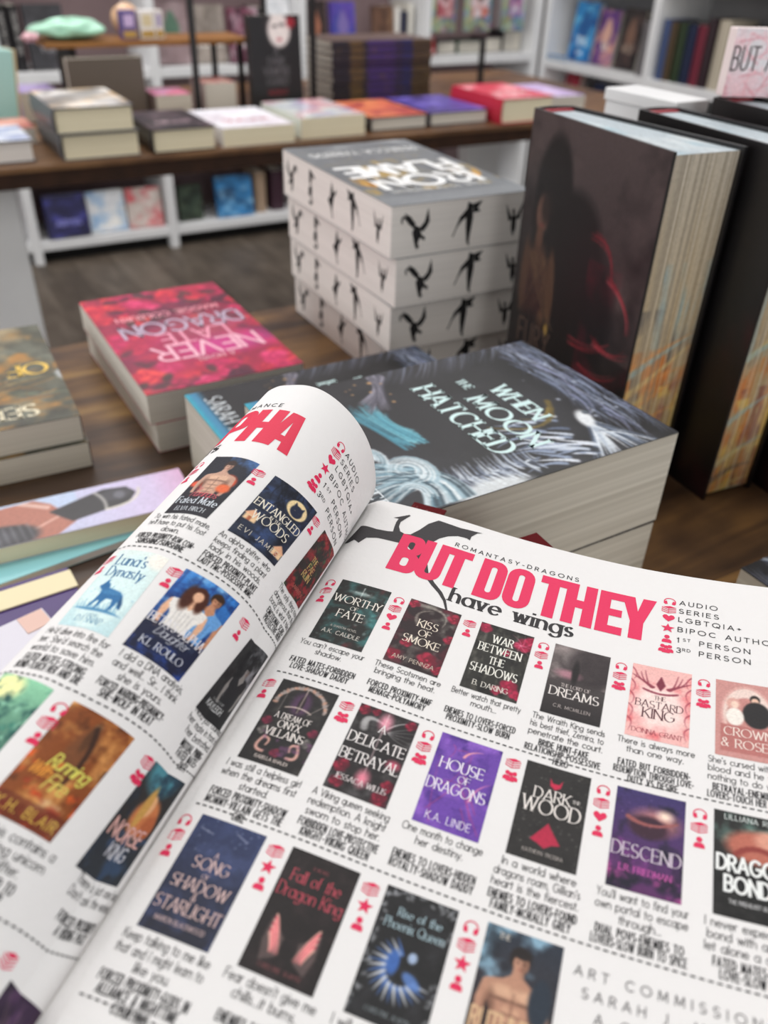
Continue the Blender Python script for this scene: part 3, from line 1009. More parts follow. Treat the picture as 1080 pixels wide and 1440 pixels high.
    for k in range(22):
        a = math.radians(100 + k * 11)
        A.curve((.5 + .2 * math.cos(a), 1.02 - .2 * math.sin(a)), (.5 + .3 * math.cos(a + .1), 1.02 - .3 * math.sin(a + .1)), (.5 + .42 * math.cos(a + .2), 1.02 - .42 * math.sin(a + .2)), 'cfd4dc' if k % 2 else '4a6fb0', .03, .006)
    A.ell(.38, .95, .08, .16, '3f66ac', .4).ell(.66, 1.1, .14, .07, '5a7fc0', .4, .9, 30).ell(.6, .82, .06, .07, '9fb2cf', .3)
    A.word('Rise of the', .55, .36, .12, 'a8c0c8', 'serif', .8).word('Phoenix Queen', .52, .54, .13, 'a8c0c8', fit=.8).word('CHRISTINE ALWYN', .5, 1.6, .06, '7c8488', fit=.6); out[2, 2] = A
    A = art('3c4656'); A.ramp('2b333f', '3a2a28').cloud(24, '8fb6cc', 3, .5, .8, .9, 1, 1, A.Y < .8).cloud(25, '1a2028', 3, .5, .75, .8)
    A.person(.5, .2, 1.4, 'b98a72', '231d1c', '2a2f38', False).ell(.82, .8, .14, .3, '28323e', .3).word('RUTHLESS', .5, 1.32, .24, 'd8b48e', 'sans', .7, .07, fit=.9).word('SAVAGE', .5, 1.62, .22, 'd2693e', 'sans', .8, .06, fit=.8)
    A.word('THE', .25, .16, .08, 'cfc8bd'); out[2, 3] = A
    return out


def covers_left():
    out = {}
    A = art('23252f'); A.cloud(31, '4a76b4', 3, .45, .8, 1, 1, 1, (A.X > .4) & (A.Y < .8)).ell(.72, .72, .2, .2, 'd9502f', .35).ell(.74, .7, .12, .12, '2a3a58', .3).ell(.2, .86, .22, .1, 'e0573a', .6)
    A.person(.5, .14, 1.2, 'c39a86', '3a2a26', '26242c', False).ell(.78, .92, .14, .12, 'e46a3e', .5).rect(0, 1.12, 1, 1.71, '24222a', .9)
    A.word('The', .3, 1.05, .12, 'd9606c', 'sans', .7, .03, .06, .3).word("Flamingo's", .52, 1.22, .17, 'd9606c', 'sans', .7, .03, .06, .35, fit=.8)
    A.word('Fated Mate', .5, 1.42, .18, 'dfe6ee', 'serif', .8, fit=.9).word('ELVA BIRCH', .5, 1.62, .11, 'cfd4da', 'serif', .9, fit=.86); out[0, 0] = A
    A = art('2b3244'); A.cloud(32, '3f5482', 4, .5, .8).cloud(33, '191c28', 5, .5, .75)
    for k in range(14):
        rg = random.Random(k)
        x = rg.random()
        A.curve((x, 0), (x + rg.uniform(-.3, .3), .5), (rg.random(), .9), '1a1c26', .014, .003)
    A.ell(.68, .38, .22, .22, 'f2d9a6', .06).ell(.68, .42, .13, .15, '2b3146', .08).poly([(.57, .36), (.58, .22), (.66, .31)], '2b3146').poly([(.79, .36), (.79, .22), (.71, .31)], '2b3146').specks(2, 'f2d9a6', 2, .01, (.63, .38, .74, .42))
    for x in (.0, .74):
        y = 1.04 if x == 0 else 1.32
        A.poly([(x, y + .1), (x + .13, y - .06), (x + .28, y + .1)], 'e8b08c').poly([(x + .03, y + .1), (x + .25, y + .1), (x + .25, y + .24), (x + .03, y + .24)], 'f0cba0').rect(x + .1, y + .13, x + .16, y + .24, 'b5694a')
    A.word('ENTANGLED', .5, .86, .19, 'f2ead9', 'serif', .75, fit=.94).word('IN THE', .5, .97, .07, 'f2ead9').word('WOODS', .5, 1.18, .21, 'f2ead9', fit=.74).word('EVI JAMES', .5, 1.56, .11, 'ded6c8', 'sans', 1, .045, .4, fit=.8); out[0, 1] = A
    A = art('2d2826'); A.cloud(34, '8f2a30', 6, .45, .7).cloud(35, '3f5a38', 7, .55, .75, .9)
    floral_frame(A, 5, 'a83a3c', '6a1c22', 14)
    A.word('THE', .4, .76, .14, 'd8b878').word('FAE', .45, .98, .16, 'd8b878').word('RUIN', .45, 1.2, .17, 'd8b878').word('SAMANTHA', .5, 1.55, .09, 'c86a60'); out[0, 2] = A
    A = art('cfe6e6'); A.ramp('dfeeea', 'c2e0e4').ell(.5, .9, .46, .8, 'd9efee', .1).ell(.9, .14, .2, .16, 'f4efe6', .8)
    A.word("Luna's", .46, .36, .24, '2a6c9c', 'serif', .7, fit=.78).word('Dynasty', .5, .62, .22, '2a6c9c', 'serif', .7, fit=.9)
    wolf = [(.22, .86), (.27, .80), (.30, .72), (.34, .70), (.345, .76), (.40, .80), (.44, .88), (.56, .90), (.68, .92), (.76, .98), (.84, 1.12), (.86, 1.24), (.80, 1.22), (.745, 1.10), (.74, 1.20), (.70, 1.33),
            (.66, 1.33), (.67, 1.20), (.64, 1.10), (.52, 1.10), (.48, 1.20), (.45, 1.33), (.41, 1.33), (.425, 1.18), (.39, 1.14), (.35, 1.22), (.30, 1.31), (.26, 1.30), (.31, 1.16), (.33, 1.04), (.32, .94), (.27, .91)]
    A.poly(wolf, '2b6ba0').ell(.52, .96, .2, .05, '4d8fbf', .8, .5).poly([(.74, .98), (.84, 1.12), (.86, 1.24), (.78, 1.16)], '1f4f7a')
    for k in range(16):
        A.line([(.1 + k * .05, 1.34), (.07 + k * .05, 1.26 - .06 * (k % 3))], '3a86b4', .012, .004)
    A.ell(.5, 1.34, .42, .03, '3a7cab', .4, .8).specks(11, '3a7cab', 14, .012, (.1, .7, .95, 1)).word('A NOVEL', .5, 1.47, .05, '7aa9c0').word('DJ SNAP', .5, 1.6, .12, '5a98b8', fit=.5); out[1, 0] = A
    A = art('2a5cb0'); A.ramp('3a86d8', '1a2350').cloud(36, '9fd0f2', 3, .5, .8, .9, 1, 1, A.Y < .9).cloud(37, '16306e', 5, .5, .75)
    for k in range(5):
        A.line([(.05 + .24 * k, 0), (.03 + .25 * k, .8)], '1d3f86', .03, .02, .6)
    A.person(.68, .12, 1.1, 'c98e6c', '3a2416', '6aa2dc').person(.42, .2, 1.1, 'eab694', '4a2418', 'f1ece6')
    A.ell(.3, .46, .1, .26, '4a2418', .5).ell(.52, .46, .08, .2, '4a2418', .5).ell(.42, .38, .08, .1, 'eab694', .3).rect(0, 1.1, 1, 1.71, '1c1e34', .85).cloud(38, '2a4a9c', 5, .5, .7, .8, 1, 1, A.Y > 1.35)
    A.word("BETA'S ALPHA", .5, 1.14, .17, 'e9e6ea', 'serif', .75, fit=.94).word('Daughter', .5, 1.3, .16, 'cfd2dc', 'sans', .8, .025, .05, .3).word('K.L ROULO', .5, 1.54, .13, 'd5d8e4', 'serif', .9, fit=.74); out[1, 1] = A
    A = art('2a2a2c'); A.cloud(39, '8b8b90', 3, .5, .8, .9, 1, 1, (A.X > .35) & (A.Y < 1.2)).cloud(40, '17171a', 4, .5, .7).person(.6, .4, 1.1, '8a8582', '1d1d1f', '232326')
    A.rect(0, 1.35, 1, 1.71, '222224', .9).word('KAYLEIGH', .4, 1.52, .12, 'cfcfcf', 'sans', .8, .06).word('A PACK STORY', .4, 1.36, .05, 'a8a8a8'); out[1, 2] = A
    A = art('2c5a50'); A.ramp('8fd0a8', '1d3a38').ell(.3, .2, .3, .22, 'f0f2b0', .5).cloud(41, '1c4a48', 5, .45, .7).cloud(42, '9fd8b8', 9, .6, .8, .8).ell(.15, 1.0, .3, .5, '16241f', .4)
    A.ell(.1, 1.0, .06, .05, '3a3f9a', .5).cloud(43, '2f7a6a', 8, .55, .75, .9, 1, 1, A.Y > .6); out[2, 0] = A
    A = art('8a4a22'); A.cloud(44, 'e8a860', 3, .45, .75).cloud(45, 'f6d9a8', 6, .6, .85, .8, 1, 1, A.X > .45).cloud(46, '5a3018', 4, .55, .75).ell(.5, .6, .16, .4, '7a4a2c', .6)
    A.ell(.5, .35, .06, .24, '5c3a24', .6).curve((.5, .2), (.7, .6), (.6, 1.1), '3a241a', .05, .03).cloud(47, '9a2f1e', 5, .5, .7, .9, 1, 1, A.Y > .95).cloud(48, 'e8622a', 7, .6, .75, .9, 1, 1, (A.Y > .8))
    A.rect(0, 1.4, 1, 1.71, '5e2418', .6).word('Running', .56, .92, .2, 'd8d060', 'sans', .75, .06, .08, .25).word('With', .26, 1.08, .17, 'e89a40', 'sans', .75, .06, .08, .25).word('Fire', .56, 1.2, .22, 'd8c060', 'sans', .8, .06, .08, .25)
    A.word('K.H. BLAIR', .5, 1.62, .14, 'd8b050', 'sans', .9, .06, .3, fit=.86); out[2, 1] = A
    A = art('2e2c2c'); A.ell(.42, .05, .4, .34, '4f98a8', .5, .9).cloud(49, '223040', 4, .5, .75, .8).ell(.55, .75, .3, .32, 'c87848', .3).ell(.5, .55, .12, .18, 'e0a878', .3).ell(.42, .6, .09, .34, 'c99a50', .4).ell(.75, .85, .16, .2, 'b0603a', .4)
    A.rect(0, 1.15, 1, 1.71, '2a3038', .8).cloud(50, '3c567c', 4, .5, .7, .6, 1, 1, A.Y > 1).word('NORSE', .45, 1.15, .24, 'd8a8a0', 'sans', .8, .07).word('KING', .5, 1.4, .2, 'c8c8d0', 'sans', .8, .06); out[2, 2] = A
    for c, s in ((0, 51), (1, 53), (2, 55)):
        A = art('3d2a44'); A.cloud(s, '5a3c60', 4, .45, .75).cloud(s + 1, '241a2a', 4, .5, .75)
        for k in range(8):
            A.curve((.5, .7), (.3 + .1 * k, .3), (.1 + .12 * k, .05 + .1 * (k % 3)), 'b8a48c', .014, .003, .6)
        A.word('NIGHT', .5, .95, .22, 'd8ccb8').word('BOUND', .5, 1.2, .22, 'd8ccb8')
        out[3, c] = A
    return out


class Printing:
    """ink on one page: places pictures, lettering and symbols in page coordinates (s across, t up)"""

    def __init__(self, page):
        self.page, self.mb, self.k, self.warp = page, MB(), 0, None

    def ink(self, q, color, off=None):
        if len(q) == 0:
            return
        self.k += 1
        off = 0.00010 + 0.0000015 * (self.k % 20) if off is None else off
        q = np.asarray(q)
        # keep the winding upright
        c = (q[:, 1, 0] - q[:, 0, 0]) * (q[:, 2, 1] - q[:, 1, 1]) - (q[:, 1, 1] - q[:, 0, 1]) * (q[:, 2, 0] - q[:, 1, 0])
        q[c < 0] = q[c < 0][:, ::-1]
        t = q[..., 1] if self.warp is None else q[..., 1] + np.interp(q[..., 0], *self.warp)
        self.mb.quads(self.page(q[..., 0], t, off), color, 1)

    def text(self, s, x, y, size, color=INK, style='sans', xs=1.0, weight=.05, track=.16, align='c', fit=None, slant=0.0):
        q, w = text_quads(s, size, style, xs, weight, track, .002, slant)
        if fit and w > fit:
            q[..., 0] *= fit / w
            w = fit
        q = q + np.array([x - (w / 2 if align == 'c' else 0), y])
        self.ink(q, color)
        return w

    def poly(self, contours, color, step=.0012):
        self.ink(poly_quads(contours, step), color)

    def cover(self, A, corners):
        """corners: top-left, top-right, bottom-right, bottom-left in page coordinates"""
        tl, tr, br, bl = [np.array(p) for p in corners]

        def fn(u, v, off):
            u, v = np.asarray(u)[..., None], np.asarray(v)[..., None]
            p = (tl * (1 - u) + tr * u) * v + (bl * (1 - u) + br * u) * (1 - v)
            return self.page(p[..., 0], p[..., 1], off)
        lay_art(self.mb, A, fn, 1, 0.00008)

    def dashes(self, s0, s1, t, n):
        st = (s1 - s0) / n
        q = [[(s0 + i * st, t), (s0 + i * st + st * .62, t), (s0 + i * st + st * .62, t + .00055), (s0 + i * st, t + .00055)] for i in range(n)]
        self.ink(np.array(q), INK)

    def icon(self, kind, x, y, r=.0022):
        o = np.array([x, y])
        C = lambda cx, cy, rx, ry, a0=0, a1=360: np.array(arc(cx, cy, rx, ry, a0, a1)) * r + o
        P = lambda pts: np.array(pts) * r + o
        if kind == 'h':            # headphones
            self.ink(stroke_quads(C(0, -.1, .92, .95, -5, 185), lambda d: r * .09, 0, 0), PINK)
            self.poly([P([(-.95, -.05), (-.5, .12), (-.32, -.7), (-.75, -.85), (-1.0, -.5)])], PINK)
            self.poly([P([(.95, -.05), (.5, .12), (.32, -.7), (.75, -.85), (1.0, -.5)])], PINK)
        elif kind == 'b':          # pile of books
            self.poly([P([(-1.1, .62), (.1, 1), (1.1, .74), (-.1, .32)])], PINK)
            for j in range(3):
                y0 = .30 - .44 * j
                self.ink(stroke_quads(P([(-1.1, y0 + .06), (-.1, y0 - .28), (1.1, y0 + .16)]), lambda d: r * .085, 0, 0), PINK)
                self.ink(stroke_quads(P([(-1.1, y0 + .26), (-1.2, y0 + .16), (-1.1, y0 + .06)]), lambda d: r * .06, 0, 0), PINK)
            self.ink(stroke_quads(P([(-.1, .32), (-.1, -.95)]), lambda d: r * .045, 0, 0), PINK)
        elif kind == 'l':          # heart
            self.poly([P([(0, -.85), (-.8, -.1), (-1, .35), (-.75, .8), (-.35, .85), (0, .5), (.35, .85), (.75, .8), (1, .35), (.8, -.1)])], PINK)
        elif kind == 's':          # star
            self.poly([P([(1.15 * k * math.sin(a), 1.15 * k * math.cos(a)) for i in range(10) for k, a in [((1, .42)[i % 2], math.pi * i / 5)]])], PINK)
        elif kind == 'p':          # one reader
            self.poly([C(0, .45, .42, .45)], PINK)
            self.poly([P([(-.75, -.95), (-.75, -.45), (-.45, -.1), (.45, -.1), (.75, -.45), (.75, -.95)])], PINK)
        elif kind == 'g':          # a group of readers
            for dx, dy in ((-.55, .1), (.55, .1), (0, -.1)):
                self.poly([C(dx, .45 + dy, .36, .4)], PINK)
                self.poly([P([(-.6 + dx, -.9 + dy), (-.6 + dx, -.4 + dy), (-.35 + dx, -.08 + dy), (.35 + dx, -.08 + dy), (.6 + dx, -.4 + dy), (.6 + dx, -.9 + dy)])], PINK)

    def entry(self, s, t, A, icons, blurb, tropes, corners=None, dx=0.0, wid=.0258):
        if corners is None:
            corners = [(s, t), (s + CW, t), (s + CW, t - CH), (s, t - CH)]
        self.cover(A, corners)
        cx = s + CW / 2
        y = t - .0035
        for k in icons:
            self.icon(k, s - .0042, y)
            y -= .0053
        y = t - CH - .0038
        for b in blurb:
            self.text(b, cx + dx, y, .0027, INK, 'sans', .86, .05, .15, fit=wid)
            y -= .0037
        y -= .0004 if len(blurb) > 2 else .0026
        for b in tropes:
            self.text(b, cx + dx, y, .0026, INK, 'sans', .50, .075, .19, fit=wid)
            y -= .0032

    def block_letters(self, letters, t0, t1, color):
        for ch, a, b in letters:
            for part in BLOCK[ch]:
                self.poly([[(a + x * (b - a), t0 + y * (t1 - t0)) for x, y in c] for c in part], color)


def _rr(x0, y0, x1, y1, r, corners='1111', n=5):
    """rectangle with rounded corners, order: bl br tr tl"""
    out, rx = [], r
    ry = r * .55
    for (cx, cy, a0), f in zip(((x0 + rx, y0 + ry, 180), (x1 - rx, y0 + ry, 270), (x1 - rx, y1 - ry, 0), (x0 + rx, y1 - ry, 90)), corners):
        if f == '1':
            out += [(cx + rx * math.cos(math.radians(a0 + 90 * i / n)), cy + ry * math.sin(math.radians(a0 + 90 * i / n))) for i in range(n + 1)]
        else:
            out.append({180: (x0, y0), 270: (x1, y0), 0: (x1, y1), 90: (x0, y1)}[a0])
    return out


BLOCK = {
    'B': [[_rr(0, .0, 1, .53, .34, '0110'), _rr(.38, .17, .64, .39, .1)], [_rr(0, .47, .96, 1, .34, '0110'), _rr(.38, .62, .60, .83, .1)]],
    'U': [[_rr(0, 0, 1, .6, .42, '1100'), _rr(.39, .16, .61, .6, .1, '1100')], [[(0, .6), (.39, .6), (.39, 1), (0, 1)]], [[(.61, .6), (1, .6), (1, 1), (.61, 1)]]],
    'T': [[[(0, .81), (1, .81), (1, 1), (0, 1)]], [[(.29, 0), (.71, 0), (.71, .82), (.29, .82)]]],
    'D': [[_rr(0, 0, 1, 1, .42, '0110'), _rr(.39, .17, .61, .83, .1)]],
    'O': [[_rr(0, 0, 1, 1, .45), _rr(.39, .16, .61, .84, .1)]],
    'H': [[[(0, 0), (.38, 0), (.38, 1), (0, 1)]], [[(.62, 0), (1, 0), (1, 1), (.62, 1)]], [[(.37, .41), (.63, .41), (.63, .6), (.37, .6)]]],
    'E': [[[(0, 0), (.45, 0), (.45, 1), (0, 1)]], [[(.44, 0), (1, 0), (1, .18), (.44, .18)]], [[(.44, .82), (1, .82), (1, 1), (.44, 1)]], [[(.44, .42), (.92, .42), (.92, .59), (.44, .59)]]],
    'Y': [[[(0, 1), (.38, 1), (.5, .66), (.62, 1), (1, 1), (.69, .4), (.69, 0), (.31, 0), (.31, .4)]]],
    'P': [[[(0, 0), (.38, 0), (.38, .5), (0, .5)]], [_rr(0, .34, 1, 1, .36, '0110'), _rr(.38, .51, .62, .83, .1)]],
    'A': [[[(0, 0), (.36, 0), (.40, .2), (.60, .2), (.64, 0), (1, 0), (.71, 1), (.29, 1)], [(.43, .36), (.57, .36), (.5, .76)]]],
    'L': [[[(0, 0), (1, 0), (1, .18), (.38, .18), (.38, 1), (0, 1)]]],
}

RT = {(0, 0): ('hbp', ["You can't escape your", 'shadow.'], ['FATED MATES-FORBIDDEN', 'LOVE-SHADOW DADDY']),
      (0, 1): ('hblp', ['These Scotsmen are', 'bringing the heat.'], ['FORCED PROXIMITY-MMF', 'MENAGE-POLYAMORY']),
      (0, 2): ('bp', ['Better watch that pretty', 'mouth...'], ['ENEMIES TO LOVERS-FORCED', 'PROXIMITY-SLOW BURN']),
      (0, 3): ('hbp', ['The Wraith King sends', 'his best thief, Zemira, to', 'penetrate the court.'], ['BRIDE HUNT-FAKE', 'RELATIONSHIP-POSSESSIVE', 'HERO']),
      (0, 4): ('hbg', ['There is always more', 'than one way.'], ['FATED BUT FORBIDDEN-', 'REDEMPTION THROUGH LOVE-', 'DUTY VS DESIRE']),
      (0, 5): ('hbg', ["She's cursed with bad", 'blood and he wants', 'nothing to do with it.'], ['BETRAYAL-ENEMIES TO', 'LOVERS-TOUCH HER AND DIE']),
      (1, 0): ('bp', ['I was still a helpless girl', 'when the dreams first', 'started.'], ['FORCED PROXIMITY-SHADOW', 'MOMMY-VILLAIN GETS THE', 'GIRL']),
      (1, 1): ('bg', ['A Viking queen seeking', 'redemption. A knight', 'sworn to stop her.'], ['FORBIDDEN LOVE-PROTECTIVE', 'KNIGHT-VIKING QUEEN']),
      (1, 2): ('hbg', ['One month to change', 'her destiny.'], ['ENEMIES TO LOVERS-HIDDEN', 'ROYALTY-SHADOW DADDY']),
      (1, 3): ('bg', ['In a world where', "dragons roam, Gillian's", 'heart is the fiercest.'], ['ENEMIES TO LOVERS-FOUND', 'FAMILY-MORALLY GREY']),
      (1, 4): ('hblp', ["You'll want to find your", 'own portal to escape', 'through...'], ['DUAL POVS-ENEMIES TO', 'LOVERS-SLOW BURN TO SPICE']),
      (1, 5): ('hbp', ['I never expected to', 'bond with anyone,', 'let alone a dragon.'], ['FATED MATES-TRIALS', 'LOVE-SLOW BURN']),
      (2, 0): ('hbp', ['Keep talking to me like', 'that and I might learn to', 'like you.'], ['FORCED PROXIMITY-GODS IN', 'ALLIANCE & NIGHTTIME', 'COURTING']),
      (2, 1): ('bsp', ["Fear doesn't give me", 'chills...it burns.'], ['ENEMIES TO LOVERS', 'DRAGON KING']),
      (2, 2): ('bsp', ['I will rise from what', 'they burned.'], ['FOUND FAMILY', 'SLOW BURN']),
      (2, 3): ('hbsp', ['He was made for war.'], ['FATED MATES'])}
LT = {(0, 0): ('hbp', ['To win his fated mate,', "he'll have to put his foot", 'down.'], ['FORCED PROXIMITY-ROM COM-', 'SUNSHINE/SUNSHINE']),
      (0, 1): ('bp', ['An alpha shifter, who', 'keeps finding a plant', 'lady in his woods.'], ['FORCED PROXIMITY-PLANT', 'LADY FMC-POSSESSIVE MMC']),
      (0, 2): ('bp', ['The only thing more', 'dangerous than this', 'bond, is what it takes.'], ['EMOTIONAL SCARS-', 'PROTECTIVE HERO']),
      (1, 0): ('bp', ["He'd dive into fire for", "her. She'd search the", 'world to save him.'], ['FATED MATES-STRONG', 'BOND-TOUCH HER AND DIE']),
      (1, 1): ('bp', ['I did a DNA analysis,', 'and well... Sir... I think', 'she is yours.'], ['FORCED MARKING-PREGNANCY-', 'SHE-WOLF IN HEAT']),
      (1, 2): ('bp', ['Noa just claimed', 'her mate in front of', 'her betrothed.'], ['MUTUAL PINING-', 'FATED MATES-', 'DUTY']),
      (2, 0): ('hbp', ['The forest keeps', 'what it wants.'], ['FATED MATES', 'SLOW BURN']),
      (2, 1): ('hbp', ['This contains a', 'raging unicorn', 'shifter.'], ['FORCED TO', 'TEAM UP']),
      (2, 2): ('bg', ['There is just one bed.', "Don't ask the wolves."], ['FORCED PROXIMITY-', 'A VIKING PACK']),
      (3, 0): ('b', [], []), (3, 1): ('b', [], []), (3, 2): ('b', [], [])}


def legend(P, x, y):
    for k, dy, s in (('h', 0, 'AUDIO'), ('b', .0055, 'SERIES'), ('l', .011, 'LGBTQIA+'), ('s', .0173, 'BIPOC AUTHOR'), ('p', .0238, '1ST PERSON'), ('g', .0298, '3RD PERSON')):
        P.icon(k, x, y - dy, .0025)
        if s[0] in '13':
            P.text(s[0], x + .0040, y - dy - .001, .0027, INK, 'sans', 1.1, .07, .3, 'l')
            P.text(s[1:3], x + .0062, y - dy + .0002, .0016, INK, 'sans', 1.1, .07, .45, 'l')
            P.text(s[4:], x + .0125, y - dy - .001, .0027, INK, 'sans', 1.15, .07, .52, 'l')
        else:
            P.text(s, x + .0040, y - dy - .001, .0027, INK, 'sans', 1.15, .07, .52, 'l')


def build_magazine():
    root = thing('magazine', 'open white catalogue magazine with rows of small printed book covers and a curled left page', 'magazine', (0, 0, 0))
    # right-hand page
    P = Printing(RIGHT)
    s = np.concatenate([np.linspace(RIGHT.S[0], -.0, 40), np.linspace(0, RIGHT.S[-1], 160)[1:]])
    T, Sg = np.meshgrid(np.linspace(FOOT, HEAD, 8), s, indexing='ij')
    P.mb.sheet(RIGHT(Sg, T), PAPER, 0)
    beast = [(15, 188), (60, 158), (100, 130), (125, 138), (180, 158), (235, 170), (262, 172), (268, 150), (278, 125), (290, 108), (265, 102), (300, 96), (345, 86),
             (350, 92), (325, 108), (300, 125), (292, 148), (298, 172), (320, 185), (350, 188), (395, 165), (440, 132), (492, 112), (600, 150), (718, 178), (690, 180), (660, 200),
             (652, 222), (636, 210), (590, 198), (540, 200), (495, 212), (460, 232), (440, 245), (430, 300), (440, 380), (470, 430), (510, 480), (530, 520), (538, 565),
             (528, 565), (515, 520), (490, 480), (455, 440), (425, 400), (405, 350), (380, 300), (330, 240), (285, 226), (240, 214), (185, 200), (130, 196), (92, 216), (70, 196), (30, 195)]
    P.poly([[BEAST_MAP(x, y) for x, y in beast]], hx('343133'))
    P.block_letters([('B', .0141, .0262), ('U', .0256, .0372), ('T', .0362, .0478), ('D', .0524, .0640), ('O', .0646, .0764), ('T', .0788, .0905), ('H', .0902, .1030),
                     ('E', .1042, .1150), ('Y', .1132, .1275)], .0138, .0402, hx('e42e5e'))
    P.text('ROMANTASY-DRAGONS', .0380, .0418, .0025, INK, 'sans', 1.1, .075, .62, 'l', fit=.0655)
    P.text('have wings', .0449, .0060, .0085, hx('2d2b2d'), 'serif', .92, .105, .22, 'l', fit=.0512)
    legend(P, .1327, .0418)
    cov = covers_right()
    for (r, c), (ic, blurb, trope) in RT.items():
        P.entry(.0303 * c, -.06 * r, cov[r, c], ic, blurb, trope)
    P.dashes(-.004, .176, -.0574, 78)
    P.dashes(-.004, .176, -.1174, 78)
    P.dashes(-.004, .176, -.1774, 78)
    for j, w_ in enumerate(['ART COMMISSION', 'SARAH J. MAAS', 'A COURT OF', 'MIST AND FURY']):
        P.text(w_, .1400, -.1262 - .0056 * j, .0026, hx('4a474a'), 'sans', 1.1, .06, .7, 'c')
    A = Art(60, 60, 'f3f1f0')
    A.flower(.5, .5, .34, 'e6b4ae', 'c99a94', 3)
    P.cover(A, [(.131, -.146), (.149, -.146), (.149, -.164), (.131, -.164)])
    page = P.mb.build('right_page', [M_PAPER, M_PRINT], root, True)
    # the sheets below the right page
    mb = MB()
    off = np.array([0, -.0045])
    T, Sg = np.meshgrid(np.linspace(FOOT, HEAD, 4), np.linspace(RIGHT.S[0], RIGHT.S[-1], 60), indexing='ij')
    top, bot = RIGHT(Sg, T, -.0002), RIGHT(Sg, T, -.0045)
    mb.sheet(bot[::-1], PAPER)
    for a, b in ((top[0], bot[0]), (top[-1], bot[-1]), (top[:, -1], bot[:, -1]), (top[:, 0], bot[:, 0])):
        mb.sheet(np.stack([b, a]), PAPER)
    mb.build('page_stack', [M_PAPER], root, True)
    # left-hand page, rolled up over the gutter
    P = Printing(LEFT)
    s = np.linspace(LEFT.S[0], LEFT.S[-1], 260)
    T, Sg = np.meshgrid(np.linspace(FOOT, HEAD, 16), s, indexing='ij')
    P.mb.sheet(LEFT(Sg, T), PAPER, 0)
    P.block_letters([('L', -.016, -.006), ('P', -.0005, .0125), ('H', .0125, .0258), ('A', .0233, .0372)], .0128, .0388, hx('dc3350'))
    P.text('ROMANCE', -.0035, .0415, .0026, INK, 'sans', 1.1, .075, .62, 'l', fit=.0275)
    P.text('shifters', -.007, .0062, .0075, INK, 'serif', .9, .13, .2, 'c')
    legend(P, .0532, .0415)
    cov = covers_left()
    LC = {0: .0095, 1: .0372, 2: .0690}
    quad = {(0, 0): [(.0112, .0008), (.0310, .0005), (.0290, -.0375), (.0113, -.038)], (0, 1): [(.0386, 0), (.0624, .0052), (.0606, -.0318), (.0376, -.037)],
            (0, 2): [(.0715, .0060), (.0905, .0110), (.0890, -.026), (.0690, -.031)], (1, 0): [(.0062, -.0595), (.0284, -.0612), (.0300, -.099), (.0104, -.098)],
            (1, 1): [(.0351, -.0612), (.0580, -.0560), (.0566, -.0950), (.0349, -.0985)], (1, 2): [(.0715, -.0585), (.0890, -.053), (.0880, -.090), (.0680, -.0945)],
            (2, 0): [(.0068, -.1190), (.0280, -.1220), (.0275, -.159), (.0066, -.157)], (2, 1): [(.0347, -.1220), (.0560, -.1185), (.0540, -.1555), (.0337, -.159)],
            (2, 2): [(.0672, -.1170), (.0880, -.112), (.0865, -.149), (.0648, -.1545)]}
    P.warp = ((.01, .03, .0386, .06, .075, .10), (.0, -.001, .0, .0048, .0075, .013))   # the rolled sheet is skewed
    for (r, c), (ic, blurb, trope) in LT.items():
        P.entry(LC[c], -.061 * r, cov[r, c], ic, blurb, trope, quad.get((r, c)), 0.0, .0238)
    for t in (-.0578, -.1190, -.1800):
        P.dashes(-.006, .100, t, 44)
    P.mb.build('left_page', [M_PAPER, M_PRINT], root, True)
    mb = MB()
    T, Sg = np.meshgrid(np.linspace(FOOT, HEAD, 6), np.linspace(LEFT.S[0], LEFT.S[-1], 130), indexing='ij')
    top, bot = LEFT(Sg, T, -.0001), LEFT(Sg, T, -.0016)
    mb.sheet(bot[::-1], PAPER)
    for a, b in ((top[0], bot[0]), (top[-1], bot[-1]), (top[:, -1], bot[:, -1]), (top[:, 0], bot[:, 0])):
        mb.sheet(np.stack([b, a]), PAPER)
    mb.build('rolled_sheets', [M_PAPER], root, True)
    return root


def BEAST_MAP(x, y):
    """the winged silhouette was drawn on a straight grid; lay it out on the page"""
    s = -.02295727 + 9.126472e-05 * x + 5.936502e-05 * y - 4.56209e-08 * x * y
    t = .05717782 + 2.86525e-05 * x - .00016167188 * y + 6.18126e-08 * x * y
    return s, min(t, .0612)


m, nodes, links, b = principled('magazine_paper', 0.68, 0.3, PAPER)
tc = nodes.new('ShaderNodeTexCoord')
nz = nodes.new('ShaderNodeTexNoise')
nz.inputs['Scale'].default_value = 420
nz.inputs['Detail'].default_value = 4
bp = nodes.new('ShaderNodeBump')
bp.inputs['Strength'].default_value = 0.35
bp.inputs['Distance'].default_value = 0.0005
links.new(tc.outputs['Object'], nz.inputs['Vector'])
links.new(nz.outputs['Fac'], bp.inputs['Height'])
links.new(bp.outputs['Normal'], b.inputs['Normal'])
M_PAPER = m
build_magazine()


# ------------------------------------------------------------------ books
def basis(x, y, z, o):
    return Matrix(((x[0], y[0], z[0], o[0]), (x[1], y[1], z[1], o[1]), (x[2], y[2], z[2], o[2]), (0, 0, 0, 1)))


def lying(x, y, z, rz):
    """book flat on its back: x from spine to fore edge along rz, y towards its head"""
    return Matrix.Translation((x, y, z)) @ Matrix.Rotation(math.radians(rz), 4, 'Z')


def face_down(x, y, z, rz, t):
    return Matrix.Translation((x, y, z + t)) @ Matrix.Rotation(math.radians(rz), 4, 'Z') @ Matrix.Rotation(math.pi, 4, 'X')


